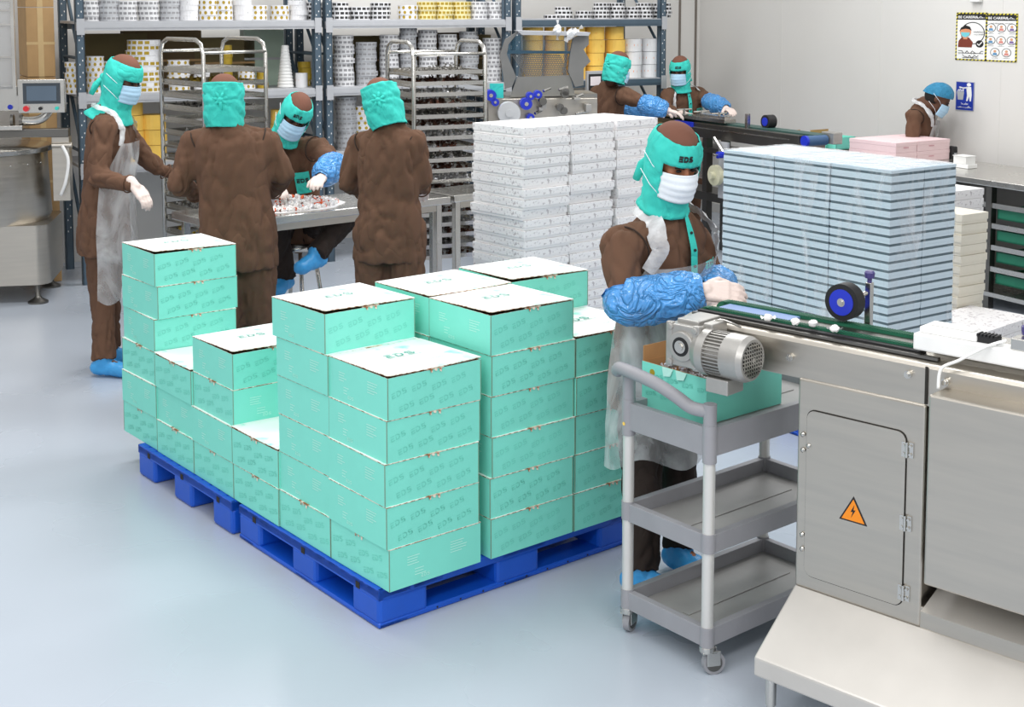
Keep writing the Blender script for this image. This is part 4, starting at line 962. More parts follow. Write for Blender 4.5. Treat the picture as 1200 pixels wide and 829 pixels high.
def roll_proto(r,h,body,lab,n=9,tall=.62,frac=1.0,round_=False,seed=0):
    rn=random.Random(seed)
    g={'core':MB().lathe([(r*.3,0),(r,0),(r,h*.97),(r*.3,h*.97)],22).mesh('roll_core',body)}
    m=MB()
    for k in range(n):
        if rn.random()>frac: continue
        a0=2*PI*k/n; da=2*PI/n*.36; z0=h*(.5-tall/2); z1=h*(.5+tall/2); rr=r+.0012
        if round_:
            c=[]; q=8
            for j in range(q): an=2*PI*j/q; ph=a0+math.cos(an)*h*.34/r; c.append((rr*math.cos(ph),rr*math.sin(ph),h*.5+math.sin(an)*h*.34))
            m.add(c,[tuple(range(q))])
        else:
            m.add([(rr*math.cos(a0-da),rr*math.sin(a0-da),z0),(rr*math.cos(a0+da),rr*math.sin(a0+da),z0),(rr*math.cos(a0+da),rr*math.sin(a0+da),z1),(rr*math.cos(a0-da),rr*math.sin(a0-da),z1)],[(0,1,2,3)])
    g['label']=m.mesh('roll_labels',lab)
    return g
M['rollw']=mat('roll_white',rgb(228,228,230),.45,0,.03,20); M['rollg']=mat('roll_print_grey',rgb(146,146,148),.5); M['rollk']=mat('roll_print_black',rgb(38,36,36),.5)
M['rolls']=mat('roll_silver',rgb(196,198,202),.35,.3,.05,20)
RP={'grey':roll_proto(.085,.038,M['rollw'],M['rollg'],14,.5),'silver':roll_proto(.085,.040,M['rolls'],M['rollg'],14,.4),
    'gold':roll_proto(.125,.040,M['rollw'],M['gold'],16,.6,.75,seed=2),'golds':roll_proto(.085,.040,M['rollw'],M['gold'],10,.6,.95,True,seed=3),
    'black':roll_proto(.085,.036,M['rollw'],M['rollk'],13,.55),'goldy':roll_proto(.085,.038,mat('roll_cream',rgb(232,222,170),.45),M['gold'],15,.55),
    'yellow':roll_proto(.092,.118,M['yellow'],M['orange'],3,.16,.7,seed=5),'yellows':roll_proto(.05,.05,M['gold'],M['signw'],3,.6,.6,seed=6),
    'white':roll_proto(.088,.12,M['rollw'],M['orange'],5,.14,.4,seed=7),'pale':roll_proto(.07,.04,M['rollw'],M['rollg'],3,.3,.5,seed=8)}
RH={'grey':.038,'silver':.04,'gold':.04,'golds':.04,'black':.036,'goldy':.038,'yellow':.118,'yellows':.05,'white':.12,'pale':.04}
rr=random.Random(21); COLI={}
def stack(px,z,kind,n,label,group,ly=.2,sc=1.0,taper=0.0,name='label_roll',cat='roll',jit=.006):
    q=on_plane(px,60,ly,SHM)
    ci=COLI[group]=COLI.get(group,0)+1
    for k in range(n):
        s=sc*(1-taper*k)*rr.uniform(.955,1.03); X=SHM@T(q.x+rr.uniform(-jit,jit),ly+rr.uniform(-jit,jit),z+.001+k*RH[kind])@RZ(rr.uniform(0,6))@Matrix.Diagonal((s,s,1,1))
        t=thing(name,'%s, %s up, column %s from the mixer'%(label,ordw(k+1),ordw(ci)),cat,X,group); link('roll',RP[kind]['core'],t); tag(link('labels',RP[kind]['label'],t),kind='stuff')
# middle rack: tall white columns
for px,kd,n,sc in ((403,'grey',11,1),(429,'silver',9,1.05),(456,'grey',11,.95),(478,'silver',12,.9),(501,'grey',12,.95),(525,'grey',11,.95),(549,'silver',11,.98),(577,'grey',10,1)):
    stack(px,ZM,kd,n,'grey-print white roll on middle rack shelf' if kd=='grey' else 'silvery roll on middle rack shelf','rolls on the middle rack shelf',.16,sc)
for px,kd,n in ((405,'silver',11),(425,'golds',9),(446,'grey',10)):
    stack(px,ZB,kd,n,{'silver':'silvery roll on low middle-rack shelf','golds':'gold-dotted roll on low middle-rack shelf','grey':'grey-print roll on low middle-rack shelf'}[kd],'rolls on the low middle shelf',.16)
for px,kd,n in ((398,'black',4),(422,'black',3),(446,'black',4),(478,'golds',3),(500,'goldy',4),(520,'goldy',4),(540,'goldy',4),(560,'grey',4),(580,'grey',4)):
    stack(px,ZT,kd,n,{'black':'black-print roll atop middle rack','golds':'gold-dotted roll atop middle rack','goldy':'gold-print cream roll atop middle rack','grey':'grey-print roll atop middle rack'}[kd],'rolls on top of the middle rack',.16)
# left rack
for px,kd,n,sc in ((86,'golds',6,.75),(111,'golds',7,.8),(131,'golds',6,.7),(168,'gold',10,1.0),(209,'golds',6,1.0),(236,'pale',5,.9),(288,'golds',4,.8)):
    stack(px,ZM,kd,n,{'gold':'wide gold-label roll on mixer-side rack','golds':'gold-dotted roll on mixer-side rack shelf','pale':'plain white roll on mixer-side rack shelf'}[kd],'rolls on the left rack shelf',.18,sc)
for px,n in ((265,7),(307,3)):
    stack(px,ZM,'yellows',n,'small gold tape roll on mixer-side rack','gold tape rolls',.2,.9)
stack(352,ZM,'white',1,'short white drum on mixer-side rack','drum on the left rack',.14,.55); stack(356,ZM,'yellows',4,'gold tape roll behind short white drum','tape behind the drum',.34,1.1)
q=on_plane(334,60,.18,SHM)                                  # tower of nested paper cups
for k in range(13):
    X=SHM@T(q.x,.18,ZM+.001+k*.026)@Matrix.Diagonal((1-.045*k,1-.045*k,1,1))
    tag(MB().lathe([(.062,0),(.070,.006),(.058,.03)],20).build('paper_cup',M['white'],None,smooth=True,M=X),'white paper cup, %s up in the nested tower'%ordw(k+1),'cup','cups in the nested tower')
for px,kd,n in ((105,'grey',4),(128,'silver',4),(150,'grey',4),(175,'grey',4),(200,'silver',4),(222,'pale',4),(245,'golds',4),(262,'golds',4),(285,'pale',4),(303,'golds',3),(328,'golds',3),(350,'pale',4),(370,'black',4)):
    stack(px,ZT,kd,n,{'grey':'grey-print roll atop mixer-side rack','silver':'silvery roll atop mixer-side rack','pale':'plain white roll atop mixer-side rack','golds':'gold-dotted roll atop mixer-side rack','black':'black-print roll atop mixer-side rack'}[kd],'rolls on top of the mixer-side rack',.16,.9 if kd!='pale' else 1.1)
for px,n in ((152,4),(178,3),(330,3)):
    stack(px,ZB,'yellow',n,'yellow tub on low mixer-side shelf','yellow tubs on the low left shelf',.2,1.05,name='yellow_tub',cat='tub')
for px,w,hh,mt,lb in ((134,.5,.44,'dk1','dark olive carton at the back of the mixer-side rack by its end frame'),(190,.62,.46,'dk2','brown carton at the back of the mixer-side rack behind the big gold stack'),(262,.5,.40,'dk1','olive carton at the back of the mixer-side rack behind the tray trolley'),(308,.34,.46,'pg','pale green board leaning at the back of the mixer-side rack')):
    if 'dk1' not in M: M['dk1']=mat('olive_carton',rgb(112,100,66),.8); M['dk2']=mat('brown_carton',rgb(104,86,58),.8); M['pg']=mat('pale_green_board',rgb(176,196,180),.5)
    q=on_plane(px,60,.6,SHM); t=thing('dark_rear_box' if mt!='pg' else 'board',lb,'carton' if mt!='pg' else 'board',SHM@T(q.x,.62,ZM+.001)); MB().bx(-w/2,w/2,-.06,.06,0,hh).build('body',M[mt],t); MB().bx(-w/2-.001,w/2+.001,-.062,-.058,hh*.46,hh*.5).build('seam',M['card'] if mt!='pg' else M['rackl'],t)
for px,w,hh,mt,lb in ((430,.55,.40,'dk1','olive box added to darken gaps behind the first white roll columns'),(510,.55,.42,'dk2','brown box added to darken gaps behind the central white roll columns'),(552,.3,.40,'dk1','olive box added to darken gaps behind the last white roll columns')):  # dark boxes added so the gaps between the rolls look shaded
    q=on_plane(px,60,.6,SHM); t=thing('dark_rear_box',lb,'carton',SHM@T(q.x,.6,ZM+.001)); MB().bx(-w/2,w/2,-.1,.1,0,hh).build('body',M[mt],t); MB().bx(-w/2-.001,w/2+.001,-.102,-.098,hh*.46,hh*.5).build('seam',M['card'],t)
# corner rack
for px,n in ((624,4),(649,4),(675,4),(697,4),(720,4)):
    stack(px,ZM,'yellow',n,'big yellow roll on corner rack shelf','yellow rolls on the corner rack',.16,.98,name='yellow_roll')
for px,n in ((741,3),(761,3)):
    stack(px,ZM,'white',n,'white drum on corner rack shelf','white drums on the corner rack',.14,.95,name='white_drum',cat='drum')
for px,n in ((745,3),(767,3),(722,3),(700,3)):
    stack(px,ZB,'yellow',n,'big yellow roll on low corner-rack shelf','yellow rolls on the low corner shelf',.14,1.0,name='yellow_roll')
for px,n in ((648,1),(660,3),(684,2),(704,4),(722,4),(740,3),(754,4),(774,4)):
    stack(px,ZT,'black',n,'black-dotted roll atop corner rack','black-dotted rolls on top of the corner rack',.14,.95 if px!=774 else 1.15,taper=.03)
# cardboard column left of the racks
for k in range(5):
    p=D(43,60,10.1); t=thing('tall_carton','tall kraft carton %s beside the mixer-side rack'%(['at the floor of the column','second up in the column','third up in the column','fourth up in the column','topmost in the column'][k]),'carton',FR(Vector((p.x,p.y,0)),ROOM_YAW,.001+k*.52))
    MB().bx(-.1,.1,-.2,.2,0,.515).build('body',M['card'],t,bevel=.004); MB().bx(-.102,.102,-.201,-.199,.24,.26).bx(-.02,.02,-.202,-.198,0,.515).build('tape',mat('kraft_tape',rgb(206,176,126),.4),t)

# ================================================================== tray trolleys
def trolley(label,near,yaw,w,dp,ztop,rails,tray_mat,fill,seed):
    X=FR(Vector((near.x,near.y,0)),yaw,0); t=thing('tray_trolley',label,'trolley',X); r=.0145
    for x in (0,w):
        pts=[(x,0,.12),(x,0,ztop-.1),(x,.03,ztop-.03),(x,.1,ztop),(x,dp-.1,ztop),(x,dp-.03,ztop-.03),(x,dp,ztop-.1),(x,dp,.12)]
        MB().tube(pts,r,n=10).build('side_frame',M['steel2'],t,smooth=True)
        for z in rails: MB().bx(x-.012 if x else x,x+.012 if x==0 else x,0,dp,z-.014,z-.004).bx(x-.03 if x else x,x if x else x+.03,0,dp,z-.016,z-.012).build('runner',M['steel2'],t)
    for y in (0,dp):
        for z in (.14,rails[-1]+.13): MB().cyl((0,y,z),(w,y,z),r*.8,n=10).build('cross_bar',M['steel2'],t,smooth=True)
    for x in (0,w):
        for y in (0,dp):
            m=MB(); m.cyl((x-.015,y,.05),(x+.015,y,.05),.05,n=18); m.build('caster_wheel',M['black'],t); MB().bx(x-.02,x+.02,y-.02,y+.02,.1,.125).build('caster_plate',M['steel2'],t)
    rn=random.Random(seed)
    for i,z in enumerate(rails):
        ty=thing('baking_tray',('chocolate tray, %s up on the trolley behind the white boxes'%ordw(i+1) if seed==2 else 'baking tray, %s up on the trolley behind the table corner'%ordw(i+1)),'tray',X@T(.012,rn.uniform(-.02,.015),z),'trays on trolley behind the white boxes' if seed==2 else 'trays on trolley behind the table')
        m=MB(); a,b,h=w-.024,dp,.022
        m.bx(0,a,0,b,-.003,0); 
        for bx_ in ((0,a,0,.004),(0,a,b-.004,b),(0,.004,0,b),(a-.004,a,0,b)): m.bx(*bx_,0,h)
        m.bx(-.003,a+.003,-.004,0,h-.006,h+.002)
        m.build('tray',M['steel2'],ty)
        if fill(i):
            f=MB(); 
            for k in range(40): crumple(f,(rn.uniform(.03,a-.03),rn.uniform(.02,b-.02),.016),rn.uniform(.012,.02),6,k+i*50)
            tag(f.build('sweets',tray_mat[i%len(tray_mat)],ty),kind='stuff')
pn=D(238,60,8.9)
trolley('steel tray trolley standing behind the man at the table corner',pn,R(42),.48,.60,1.86,[.5+.088*k for k in range(14)],[M['gold'],M['steeld'],M['candyw']],lambda i:i%2==0,1)
pn=D(484.5,60,8.6)
trolley('steel tray trolley with chocolate trays standing behind the white boxes',pn,R(25),.506,.50,1.85,[.42+.072*k for k in range(18)],[M['choc'],M['steeld'],M['choc'],M['foil']],lambda i:True,2)

# ================================================================== work table, sweets and stool
TBZ=.92; TBO=P(255,262,TBZ); TBM=FR(TBO,R(40),0)
def table(name,label,X,lx,ly,z,shelf=.25,legs=None):
    t=thing(name,label,'table',X)
    m=MB(); m.bx(0,lx,0,ly,z-.045,z); m.build('table_top',M['steel2'],t,bevel=.006)
    for (x,y) in legs or ((.06,.06),(lx-.06,.06),(.06,ly-.06),(lx-.06,ly-.06)):
        MB().bx(x-.02,x+.02,y-.02,y+.02,.0,z-.045).build('leg',M['steel2'],t,bevel=.004)
    if shelf: MB().bx(.04,lx-.04,.04,ly-.04,shelf-.015,shelf+.015).build('lower_shelf',M['steel'],t,bevel=.003)
    for y in (.06,ly-.06): MB().bx(.04,lx-.04,y-.015,y+.015,z-.09,z-.045).build('apron_rail',M['steel'],t)
    return t
table('work_table','stainless steel work table where sweets are sorted',TBM,1.58,.56,TBZ,None)
table('side_table','stainless steel side table between the tray trolley and white boxes',TBM@T(1.62,.02,0),.5,.36,TBZ,.3)
m=[MB(),MB(),MB(),MB()]; rn=random.Random(31)
for k in range(1000):
    q=rn.random()**.55; a=rn.uniform(0,2*PI); x=.62+.30*q*math.cos(a); y=.29+.21*q*math.sin(a)
    crumple(m[0 if rn.random()<.72 else (1 if rn.random()<.45 else (2 if rn.random()<.6 else 3))],(x,y,TBZ+.012+.05*(1-q)*rn.random()),rn.uniform(.011,.017),6,k,None,.35)
sh=MB(); sh.prism([(.62+.34*math.cos(a*PI/12)*(1+.06*math.sin(a*2.3)),.29+.235*math.sin(a*PI/12)*(1+.05*math.sin(a*1.7))) for a in range(24)],TBZ+.0005,TBZ+.003); tag(sh.build('paper_sheet',M['white_box'],None,M=TBM),'white paper sheet under the sweet heap on the work table','paper')
pile=thing('sweet_pile','heap of white and orange wrapped sweets on the work table','sweets',TBM)
for mb_,mt in zip(m,('candyw','candyo','foil','choc')): tag(mb_.build('wrapped_sweets',M[mt],pile),kind='stuff')
ps=W3['pelvis']; st=thing('stool','steel stool under the seated sorter','stool',T(ps.x,ps.y,0))
MB().lathe([(.0,.60),(.17,.60),(.175,.62),(.16,.645),(.0,.65)],24,None,False).build('seat',M['steel2'],st,smooth=True)
for k in range(4):
    a=k*PI/2+.4; MB().cyl((.11*math.cos(a),.11*math.sin(a),.61),(.2*math.cos(a),.2*math.sin(a),.0),.013,n=10).build('leg',M['steel2'],st,smooth=True)
m=MB(); m.tube([(.165*math.cos(a*PI/8),.165*math.sin(a*PI/8),.25) for a in range(16)],.009,8,closed=True); m.build('foot_ring',M['steel2'],st,smooth=True)
q=P(292,372,.0); q=D(291,352,7.5); t=thing('floor_carton','plain brown carton on the floor under the work table','carton',FR(Vector((q.x,q.y,0)),R(30),0)); MB().bx(-.14,.14,-.1,.1,0,.42).build('body',M['card'],t,bevel=.003); MB().bx(-.02,.02,-.102,.102,.4,.422).build('tape',M['card'],t)

# ================================================================== mixer at the left edge
MXO=P(10,350,0); MXM=FR(D(8,349,9.15),R(10),0)
mx=thing('mixer','stainless steel mixing machine with round tank at the room edge','machine',MXM)
m=MB(); m.prism(rrect(-.72,.29,-.02,.7,.09),.14,.56); sharp(m.build('base_cabinet',M['steel'],mx))
m=MB(); m.lathe([(.44,.56),(.46,.6),(.44,1.0),(.44,1.05),(.45,1.05)],40,T(-.2,.36,0)); sharp(m.build('tank',M['steel'],mx),30)
m=MB(); m.lathe([(.44,1.05),(.475,1.055),(.48,1.085),(.46,1.095),(.3,1.11),(.0,1.12)],40,T(-.2,.36,0)); sharp(m.build('tank_lid',M['steel2'],mx),30)
for k in range(9):
    for z in (.62,.98): 
        a=-PI/2+(-4+k)*.3; MB().sphere((-.2+.452*math.cos(a),.36+.452*math.sin(a),z),.006,None,8,6).build('rivet',M['steel2'],mx)
for (x,y) in ((.2,.05),(-.35,.05),(.2,.6)):
    m=MB(); m.lathe([(.07,0),(.07,.012),(.03,.035),(.018,.05),(.018,.15)],18,T(x,y,0)); sharp(m.build('levelling_foot',M['steeld'],mx))
m=MB(); m.bx(-.6,.42,.18,.26,1.16,1.22); m.build('cross_beam',M['steeld'],mx,bevel=.004)
m=MB(); m.bx(-.6,.12,.12,.5,1.22,1.25); m.bx(-.55,-.3,.2,.4,1.25,1.34); m.build('deck_plate',M['steel2'],mx,bevel=.003)
m=MB(); m.bx(-.6,.10,.3,.5,1.34,1.52); m.build('upper_housing',M['steel2'],mx,bevel=.004)
m=MB(); m.cyl((0.01,.29,1.37),(0.01,.3,1.37),.018,n=16); m.build('blue_button',M['blue'],mx)
m=MB(); m.bx(-.6,.06,.28,.30,1.5,2.5); m.build('clear_guard',M['glass'],mx)
for x in (.05,-.3): MB().bx(x-.012,x+.012,.26,.284,1.45,2.5).build('guard_frame',M['steel2'],mx)
for z in (1.72,1.95,2.05,2.12): MB().bx(-.3,.06,.27,.282,z,z+.012).build('guard_rail',M['steel2'],mx)
m=MB(); m.tube(smooth_path([(.10,.2,1.28),(.2,.2,1.28),(.26,.2,1.31),(.30,.22,1.38),(.30,.25,1.46)]),.032,n=14); m.build('pipe',M['steel2'],mx,smooth=True)
for z,x in ((1.28,.1),(1.28,.04)): 
    m=MB(); m.cyl((x-.01,.2,z),(x+.01,.2,z),.045,n=18); sharp(m.build('pipe_flange',M['steeld'],mx))
m=MB(); m.tube([(-.08+.035*math.cos(a*PI/9),.17,1.28+.035*math.sin(a*PI/9)) for a in range(18)],.006,6,closed=True); m.bx(-.112,-.048,.168,.174,1.277,1.283); m.build('hand_wheel',M['steel2'],mx,smooth=True)
m=MB(); m.bx(.3,.42,.2,.32,.7,1.16); m.cyl((.3,.2,1.1),(.44,.2,1.1),.02,n=12); m.build('valve_arm',M['steel'],mx,bevel=.003)
m=MB(); m.tube(smooth_path([(.38,.15,1.1),(.42,.13,1.0),(.40,.12,.85),(.36,.14,.75)]),.012,8); tag(m.build('hose',M['white'],mx,smooth=True),'white hose')
hx=.14; m=MB(); m.bx(.10,.415,.1,.16,1.34,1.575); hm=m.build('control_panel',M['steel2'],mx,bevel=.004)
m=MB(); m.bx(.135,.385,.094,.102,1.405,1.55); m.build('screen_bezel',mat('bezel',rgb(58,66,74),.4),hm)
m=MB(); m.bx(.16,.36,.090,.096,1.425,1.53); m.build('screen',M['screen'],hm)
for x,mt in ((.155,'red'),(.25,'black'),(.36,'teald')):
    m=MB(); m.cyl((x,.075,1.372),(x,.102,1.372),.02 if mt=='red' else .012,n=16); m.build('push_button',M[mt],hm)

# ================================================================== far conveyor and wrapping machine
FCA=P(936,156,1.12); FCM=FR(FCA,ROOM_YAW,0)                 # origin at the near right end; local y runs to the far left
fc=thing('far_conveyor','long steel conveyor with blue rollers along the pale wall','conveyor',FCM)
m=MB(); m.bx(0,.27,0,1.95,.98,1.10); m.build('beam',M['steeld'],fc,bevel=.004)
m=MB(); m.bx(.06,.21,-.12,1.95,1.10,1.112); m.build('belt',mat('far_belt',rgb(52,84,78),.5),fc)
m=MB(); m.bx(-.005,.0,.1,1.95,1.055,1.065); m.build('edge_strip',M['steel2'],fc)
m=MB(); m.cyl((-.03,-.12,1.07),(.16,-.12,1.07),.04,n=20); sharp(m.build('end_roller',mat('roller_blue',rgb(60,92,130),.4),fc))
m=MB(); m.cyl((-.05,-.12,1.07),(-.03,-.12,1.07),.042,n=20); sharp(m.build('roller_hub',M['blue'],fc))
m=MB(); m.bx(.17,.26,-.2,-.06,1.04,1.13); m.build('end_motor',M['alu'],fc,bevel=.006)
for y in (.4,1.2,1.88):
    for x in (.04,.23): MB().bx(x-.03,x+.03,y-.03,y+.03,0,.98).build('leg',M['steeld'],fc)
MB().bx(-.02,.0,.85,.97,.5,.97).build('front_panel',M['rackl'],fc)
m=MB(); m.bx(0,.27,.5,1.9,.45,.52); m.bx(0,.26,.2,1.9,.86,.9); m.build('lower_beam',M['steeld'],fc)
for k,(y,z) in enumerate(((.8,.88),(1.6,.93))):
    m=MB(); m.cyl((-.16,y,z),(-.05,y,z),.028,n=14); m.build('blue_roller',M['blue'],fc); m=MB(); m.cyl((-.2,y,z),(.02,y,z),.01,n=10); m.build('roller_axle',M['steel2'],fc)
m=MB(); m.cyl((-.12,.9,.70),(-.08,.9,.70),.085,n=24); m.cyl((-.16,.9,.70),(.02,.9,.70),.03,n=12); sharp(m.build('film_reel',mat('reel_cream',rgb(206,204,176),.5),fc))
m=MB(); m.cyl((-.02,.7,.70),(-.06,.98,1.0),.018,n=10); m.cyl((-.03,.85,.60),(-.03,.55,.86),.014,n=10); m.build('tension_arm',M['steel2'],fc)
for y in (.55,):
    m=MB(); m.cyl((.12,y,1.16),(.2,y,1.16),.055,n=24); sharp(m.build('press_wheel',M['black'],fc)); m=MB(); m.cyl((.115,y,1.16),(.205,y,1.16),.035,n=20); sharp(m.build('wheel_hub',M['blue'],fc)); MB().bx(.02,.05,y+.1,y+.13,1.08,1.22).build('wheel_post',M['steel2'],fc)
m=MB(); m.bx(.02,.14,.95,1.95,1.12,1.15); m.bx(.06,.12,1.0,1.4,1.15,1.17); m.build('guide_rail',M['steel2'],fc)
for y in (1.1,1.35,1.6,1.85): m=MB(); m.cyl((.08,y,1.15),(.08,y,1.2),.012,n=10); m.cyl((.0,y,1.19),(.16,y,1.19),.007,n=8); m.build('guide_clamp',M['steel2'],fc)
m=MB(); m.bx(-.02,.1,1.35,1.6,1.06,1.10); m.build('blue_tray',M['blue'],fc)

WY=10.35; WMO=D(640,112,WY); WMM=FR(Vector((WMO.x,WMO.y,0)),R(6),0)
def wl(px,py,ly=0): return on_plane(px,py,ly,WMM)           # local (x, ly, z)
wm=thing('wrapping_machine','grey wrapping machine with tilted guard hood and perforated window','machine',WMM)
def plate(name,pts,mt,ly0,ly1=None,par=None):
    P0=[wl(x,y,ly0) for x,y in pts]; n=len(P0); ly1=ly0+.012 if ly1 is None else ly1
    m=MB(); m.add([tuple(p) for p in P0]+[(p.x,ly1,p.z) for p in P0],[tuple(range(n)),tuple(reversed(range(n,2*n)))]+[(k,n+k,n+(k+1)%n,(k+1)%n) for k in range(n)])
    return m.build(name,mt,par or wm)
M['hood']=mat('hood_grey',rgb(124,124,122),.45,.2,.04,8)
plate('hood_side',[(586,64),(592,46),(606,37),(609,36),(596,52),(594,64),(605,90),(600,102),(592,104)],M['hood'],-.02,.0)
plate('hood_side',[(668,64),(672,44),(690,38),(690,52),(684,58),(692,72),(684,80),(684,100),(674,102),(666,84)],M['hood'],-.02,.03)
plate('hood_top',[(606,36),(692,38),(690,42),(612,41)],M['rackl'],-.1,.15)
plate('hood_window',[(594,44),(612,41),(672,42),(668,61),(593,61)],M['bluel'],.0,.006)
plate('window_bar',[(592,59),(670,60),(670,63),(592,63)],mat('bar_blue',rgb(40,78,98),.4),-.012,.01)
plate('lower_panel',[(606,90),(668,88),(674,112),(598,114)],mat('panel_grey',rgb(136,136,132),.4,.3),.0)
plate('body_front',[(592,112),(700,110),(700,190),(590,192)],M['hood'],.03,.5)
m=MB(); a,b,c_,d_=wl(598,63),wl(668,64),wl(668,88),wl(606,90)
for k in range(44):                                         # perforated guard: crossing thin wires
    for s in (0,1):
        t0=k/44*1.35-.17; t1=t0+(.17 if s else -.17)
        if 0<=t0<=1 and 0<=t1<=1: m.cyl(a.lerp(b,t0),d_.lerp(c_,t1),.0035,n=4,cap=False)
tag(m.build('guard_mesh',M['hood'],wm),kind='stuff')
for (x,y,r) in ((575.5,112,.042),(580.5,120,.030),(617,122,.045),(622,113,.03),(631,111,.03),(622,138,.03)):
    q=wl(x,y,-.25); m=MB(); m.cyl((q.x,-.25,q.z),(q.x,-.15,q.z),r,n=20); sharp(m.build('blue_roller',M['blue'],wm)); m=MB(); m.cyl((q.x,-.256,q.z),(q.x,.05,q.z),r*.35,n=12); sharp(m.build('roller_axle',M['steel2'],wm))
q=wl(597,133,-.3); m=MB(); m.cyl((q.x,-.3,q.z),(q.x,-.2,q.z),.085,n=28); m.cyl((q.x,-.31,q.z),(q.x,-.2,q.z),.03,n=16); sharp(m.build('film_reel',mat('reel_grey',rgb(196,198,200),.4),wm))
m=MB(); a=wl(572,116,-.1); b=wl(700,150,-.1); m.bx(a.x,b.x,-.1,.03,b.z,a.z); m.build('roller_deck',M['steel'],wm,bevel=.004)
plate('teal_card',[(574,98),(590,98),(590,115),(574,115)],M['teald'],-.14)
rn=random.Random(77)
for k in range(16):
    x=rn.uniform(628,690); y=rn.uniform(104,134); q=wl(x,y,-.2); m=MB(); w=rn.uniform(.015,.05); h_=rn.uniform(.015,.06)
    if k%3==0: m.cyl((q.x-w,-.22,q.z),(q.x+w*1.6,-.18,q.z+.02),.012,n=10)
    elif k%3==1: m.cyl((q.x,-.26,q.z),(q.x,-.1,q.z),.018,n=12); m.cyl((q.x,-.27,q.z),(q.x,-.25,q.z),.03,n=14)
    else: m.bx(q.x-w/2,q.x+w/2,-.24,-.12,q.z-h_/2,q.z+h_/2)
    m.build('drive_fitting',[M['steel2'],M['steeld'],M['alu']][k%3],wm,bevel=.002)
cp=plate('control_panel',[(688,84),(716,83),(716,116),(688,117)],M['rackl'],1.2,1.3); plate('screen_bezel',[(690,87),(706,86.5),(706,108),(690,108.5)],M['black'],1.194,1.2,cp); plate('screen',[(692,90),(704,89.5),(704,100),(692,100.5)],mat('screen_white',rgb(235,225,228),.3),1.19,1.194,cp)
q=wl(702,100,1.22); MB().bx(q.x-.03,q.x+.03,1.22,1.28,0,1.35).build('panel_post',M['rackl'],wm); q=wl(692,111,1.19); m=MB(); m.cyl((q.x,1.18,q.z),(q.x,1.2,q.z),.015,n=12); m.build('push_button',M['red'],cp)
m=MB(); q=wl(664,39,-.12); 
for k in range(6): crumple(m,(q.x+rn.uniform(-.08,.08),-.1+rn.uniform(-.04,.04),q.z+rn.uniform(-.03,.03)),.045,8,k+400)
tag(m.build('plastic_bag',M['wraptop'],None,M=WMM),'crumpled clear plastic bag on top of the wrapping machine hood','bag')

# ================================================================== packing table by the right wall
RTM=FR(P(1117,205,.90),ROOM_YAW,0)                          # local x towards the wall, local -y towards the viewer
pt=thing('packing_table','long stainless packing table with tray shelves along the right wall','table',RTM)
MB().bx(0,.80,-2.6,.98,.855,.90).build('table_top',M['steel2'],pt,bevel=.006)
for y in (-2.4,-.95,-.30,.9):
    for x in (.05,.75): MB().bx(x-.025,x+.025,y-.025,y+.025,0,.855).build('leg',M['steeld'],pt)
for z in (.12,): MB().bx(.02,.78,-2.55,.95,z-.03,z).build('lower_shelf',M['steel2'],pt)
MB().bx(.76,.78,-2.5,.95,.12,.855).build('backing_sheet',M['steeld'],pt)  # dark sheet added so the space under the table looks shaded
for z in (.3,.45,.6,.74): MB().bx(.03,.05,-2.4,.9,z-.035,z).build('tray_runner',M['steel2'],pt)
M['dgreen']=mat('tray_green',rgb(28,112,86),.5,0,.1,6)
for i,z in enumerate((.18,.33,.48,.63)):
    for j,y0 in enumerate((-2.3,-.9)):
        t=thing('green_tray','green crate tray, %s up, under the packing table %s'%(ORD[i],('by the cream boxes','near the pink boxes')[j]),'tray',RTM@T(.06,y0,z),'green trays under the packing table'); m=MB(); w=1.3 if j==0 else .55
        m.bx(0,.6,0,w,0,.01); m.bx(0,.01,0,w,0,.07); m.bx(.59,.6,0,w,0,.07); m.bx(0,.6,0,.01,0,.07); m.bx(0,.6,w-.01,w,0,.07); m.build('tray',M['dgreen'],t)
# pink boxes
PKO=P(1050,168,1.06); PKM=FR(PKO,R(33),0)
for k,(u0,w,lab) in enumerate(((0,.235,'narrow'),(.243,.37,'wide'))):
    for lv in range(2):
        t=thing('pink_box','pale pink %s carton, %s of its pair, by the hair-netted worker'%(lab,'upper' if lv else 'lower'),'carton',PKM@T(u0,0,.902+lv*.08),'pink cartons on the packing table')
        MB().bx(0,w,0,.46,0,.058).build('base',M['pink'],t,bevel=.002); MB().bx(-.002,w+.002,-.002,.462,.05,.079).build('lid',M['pink'],t,bevel=.002)
        m=MB(); 
        for q in range(5): m.bx(w*.35+q*.012,w*.35+q*.012+.008,-.003,-.0022,.034,.042)
        m.build('logo',mat('pink_ink',rgb(206,150,160),.5),t)
if True:
    tag(MB().bx(-.02,.63,-.02,.5,.9003,.9015).build('packing_board',M['steel2'],None,M=PKM),'thin steel sheet under the pink cartons','board')
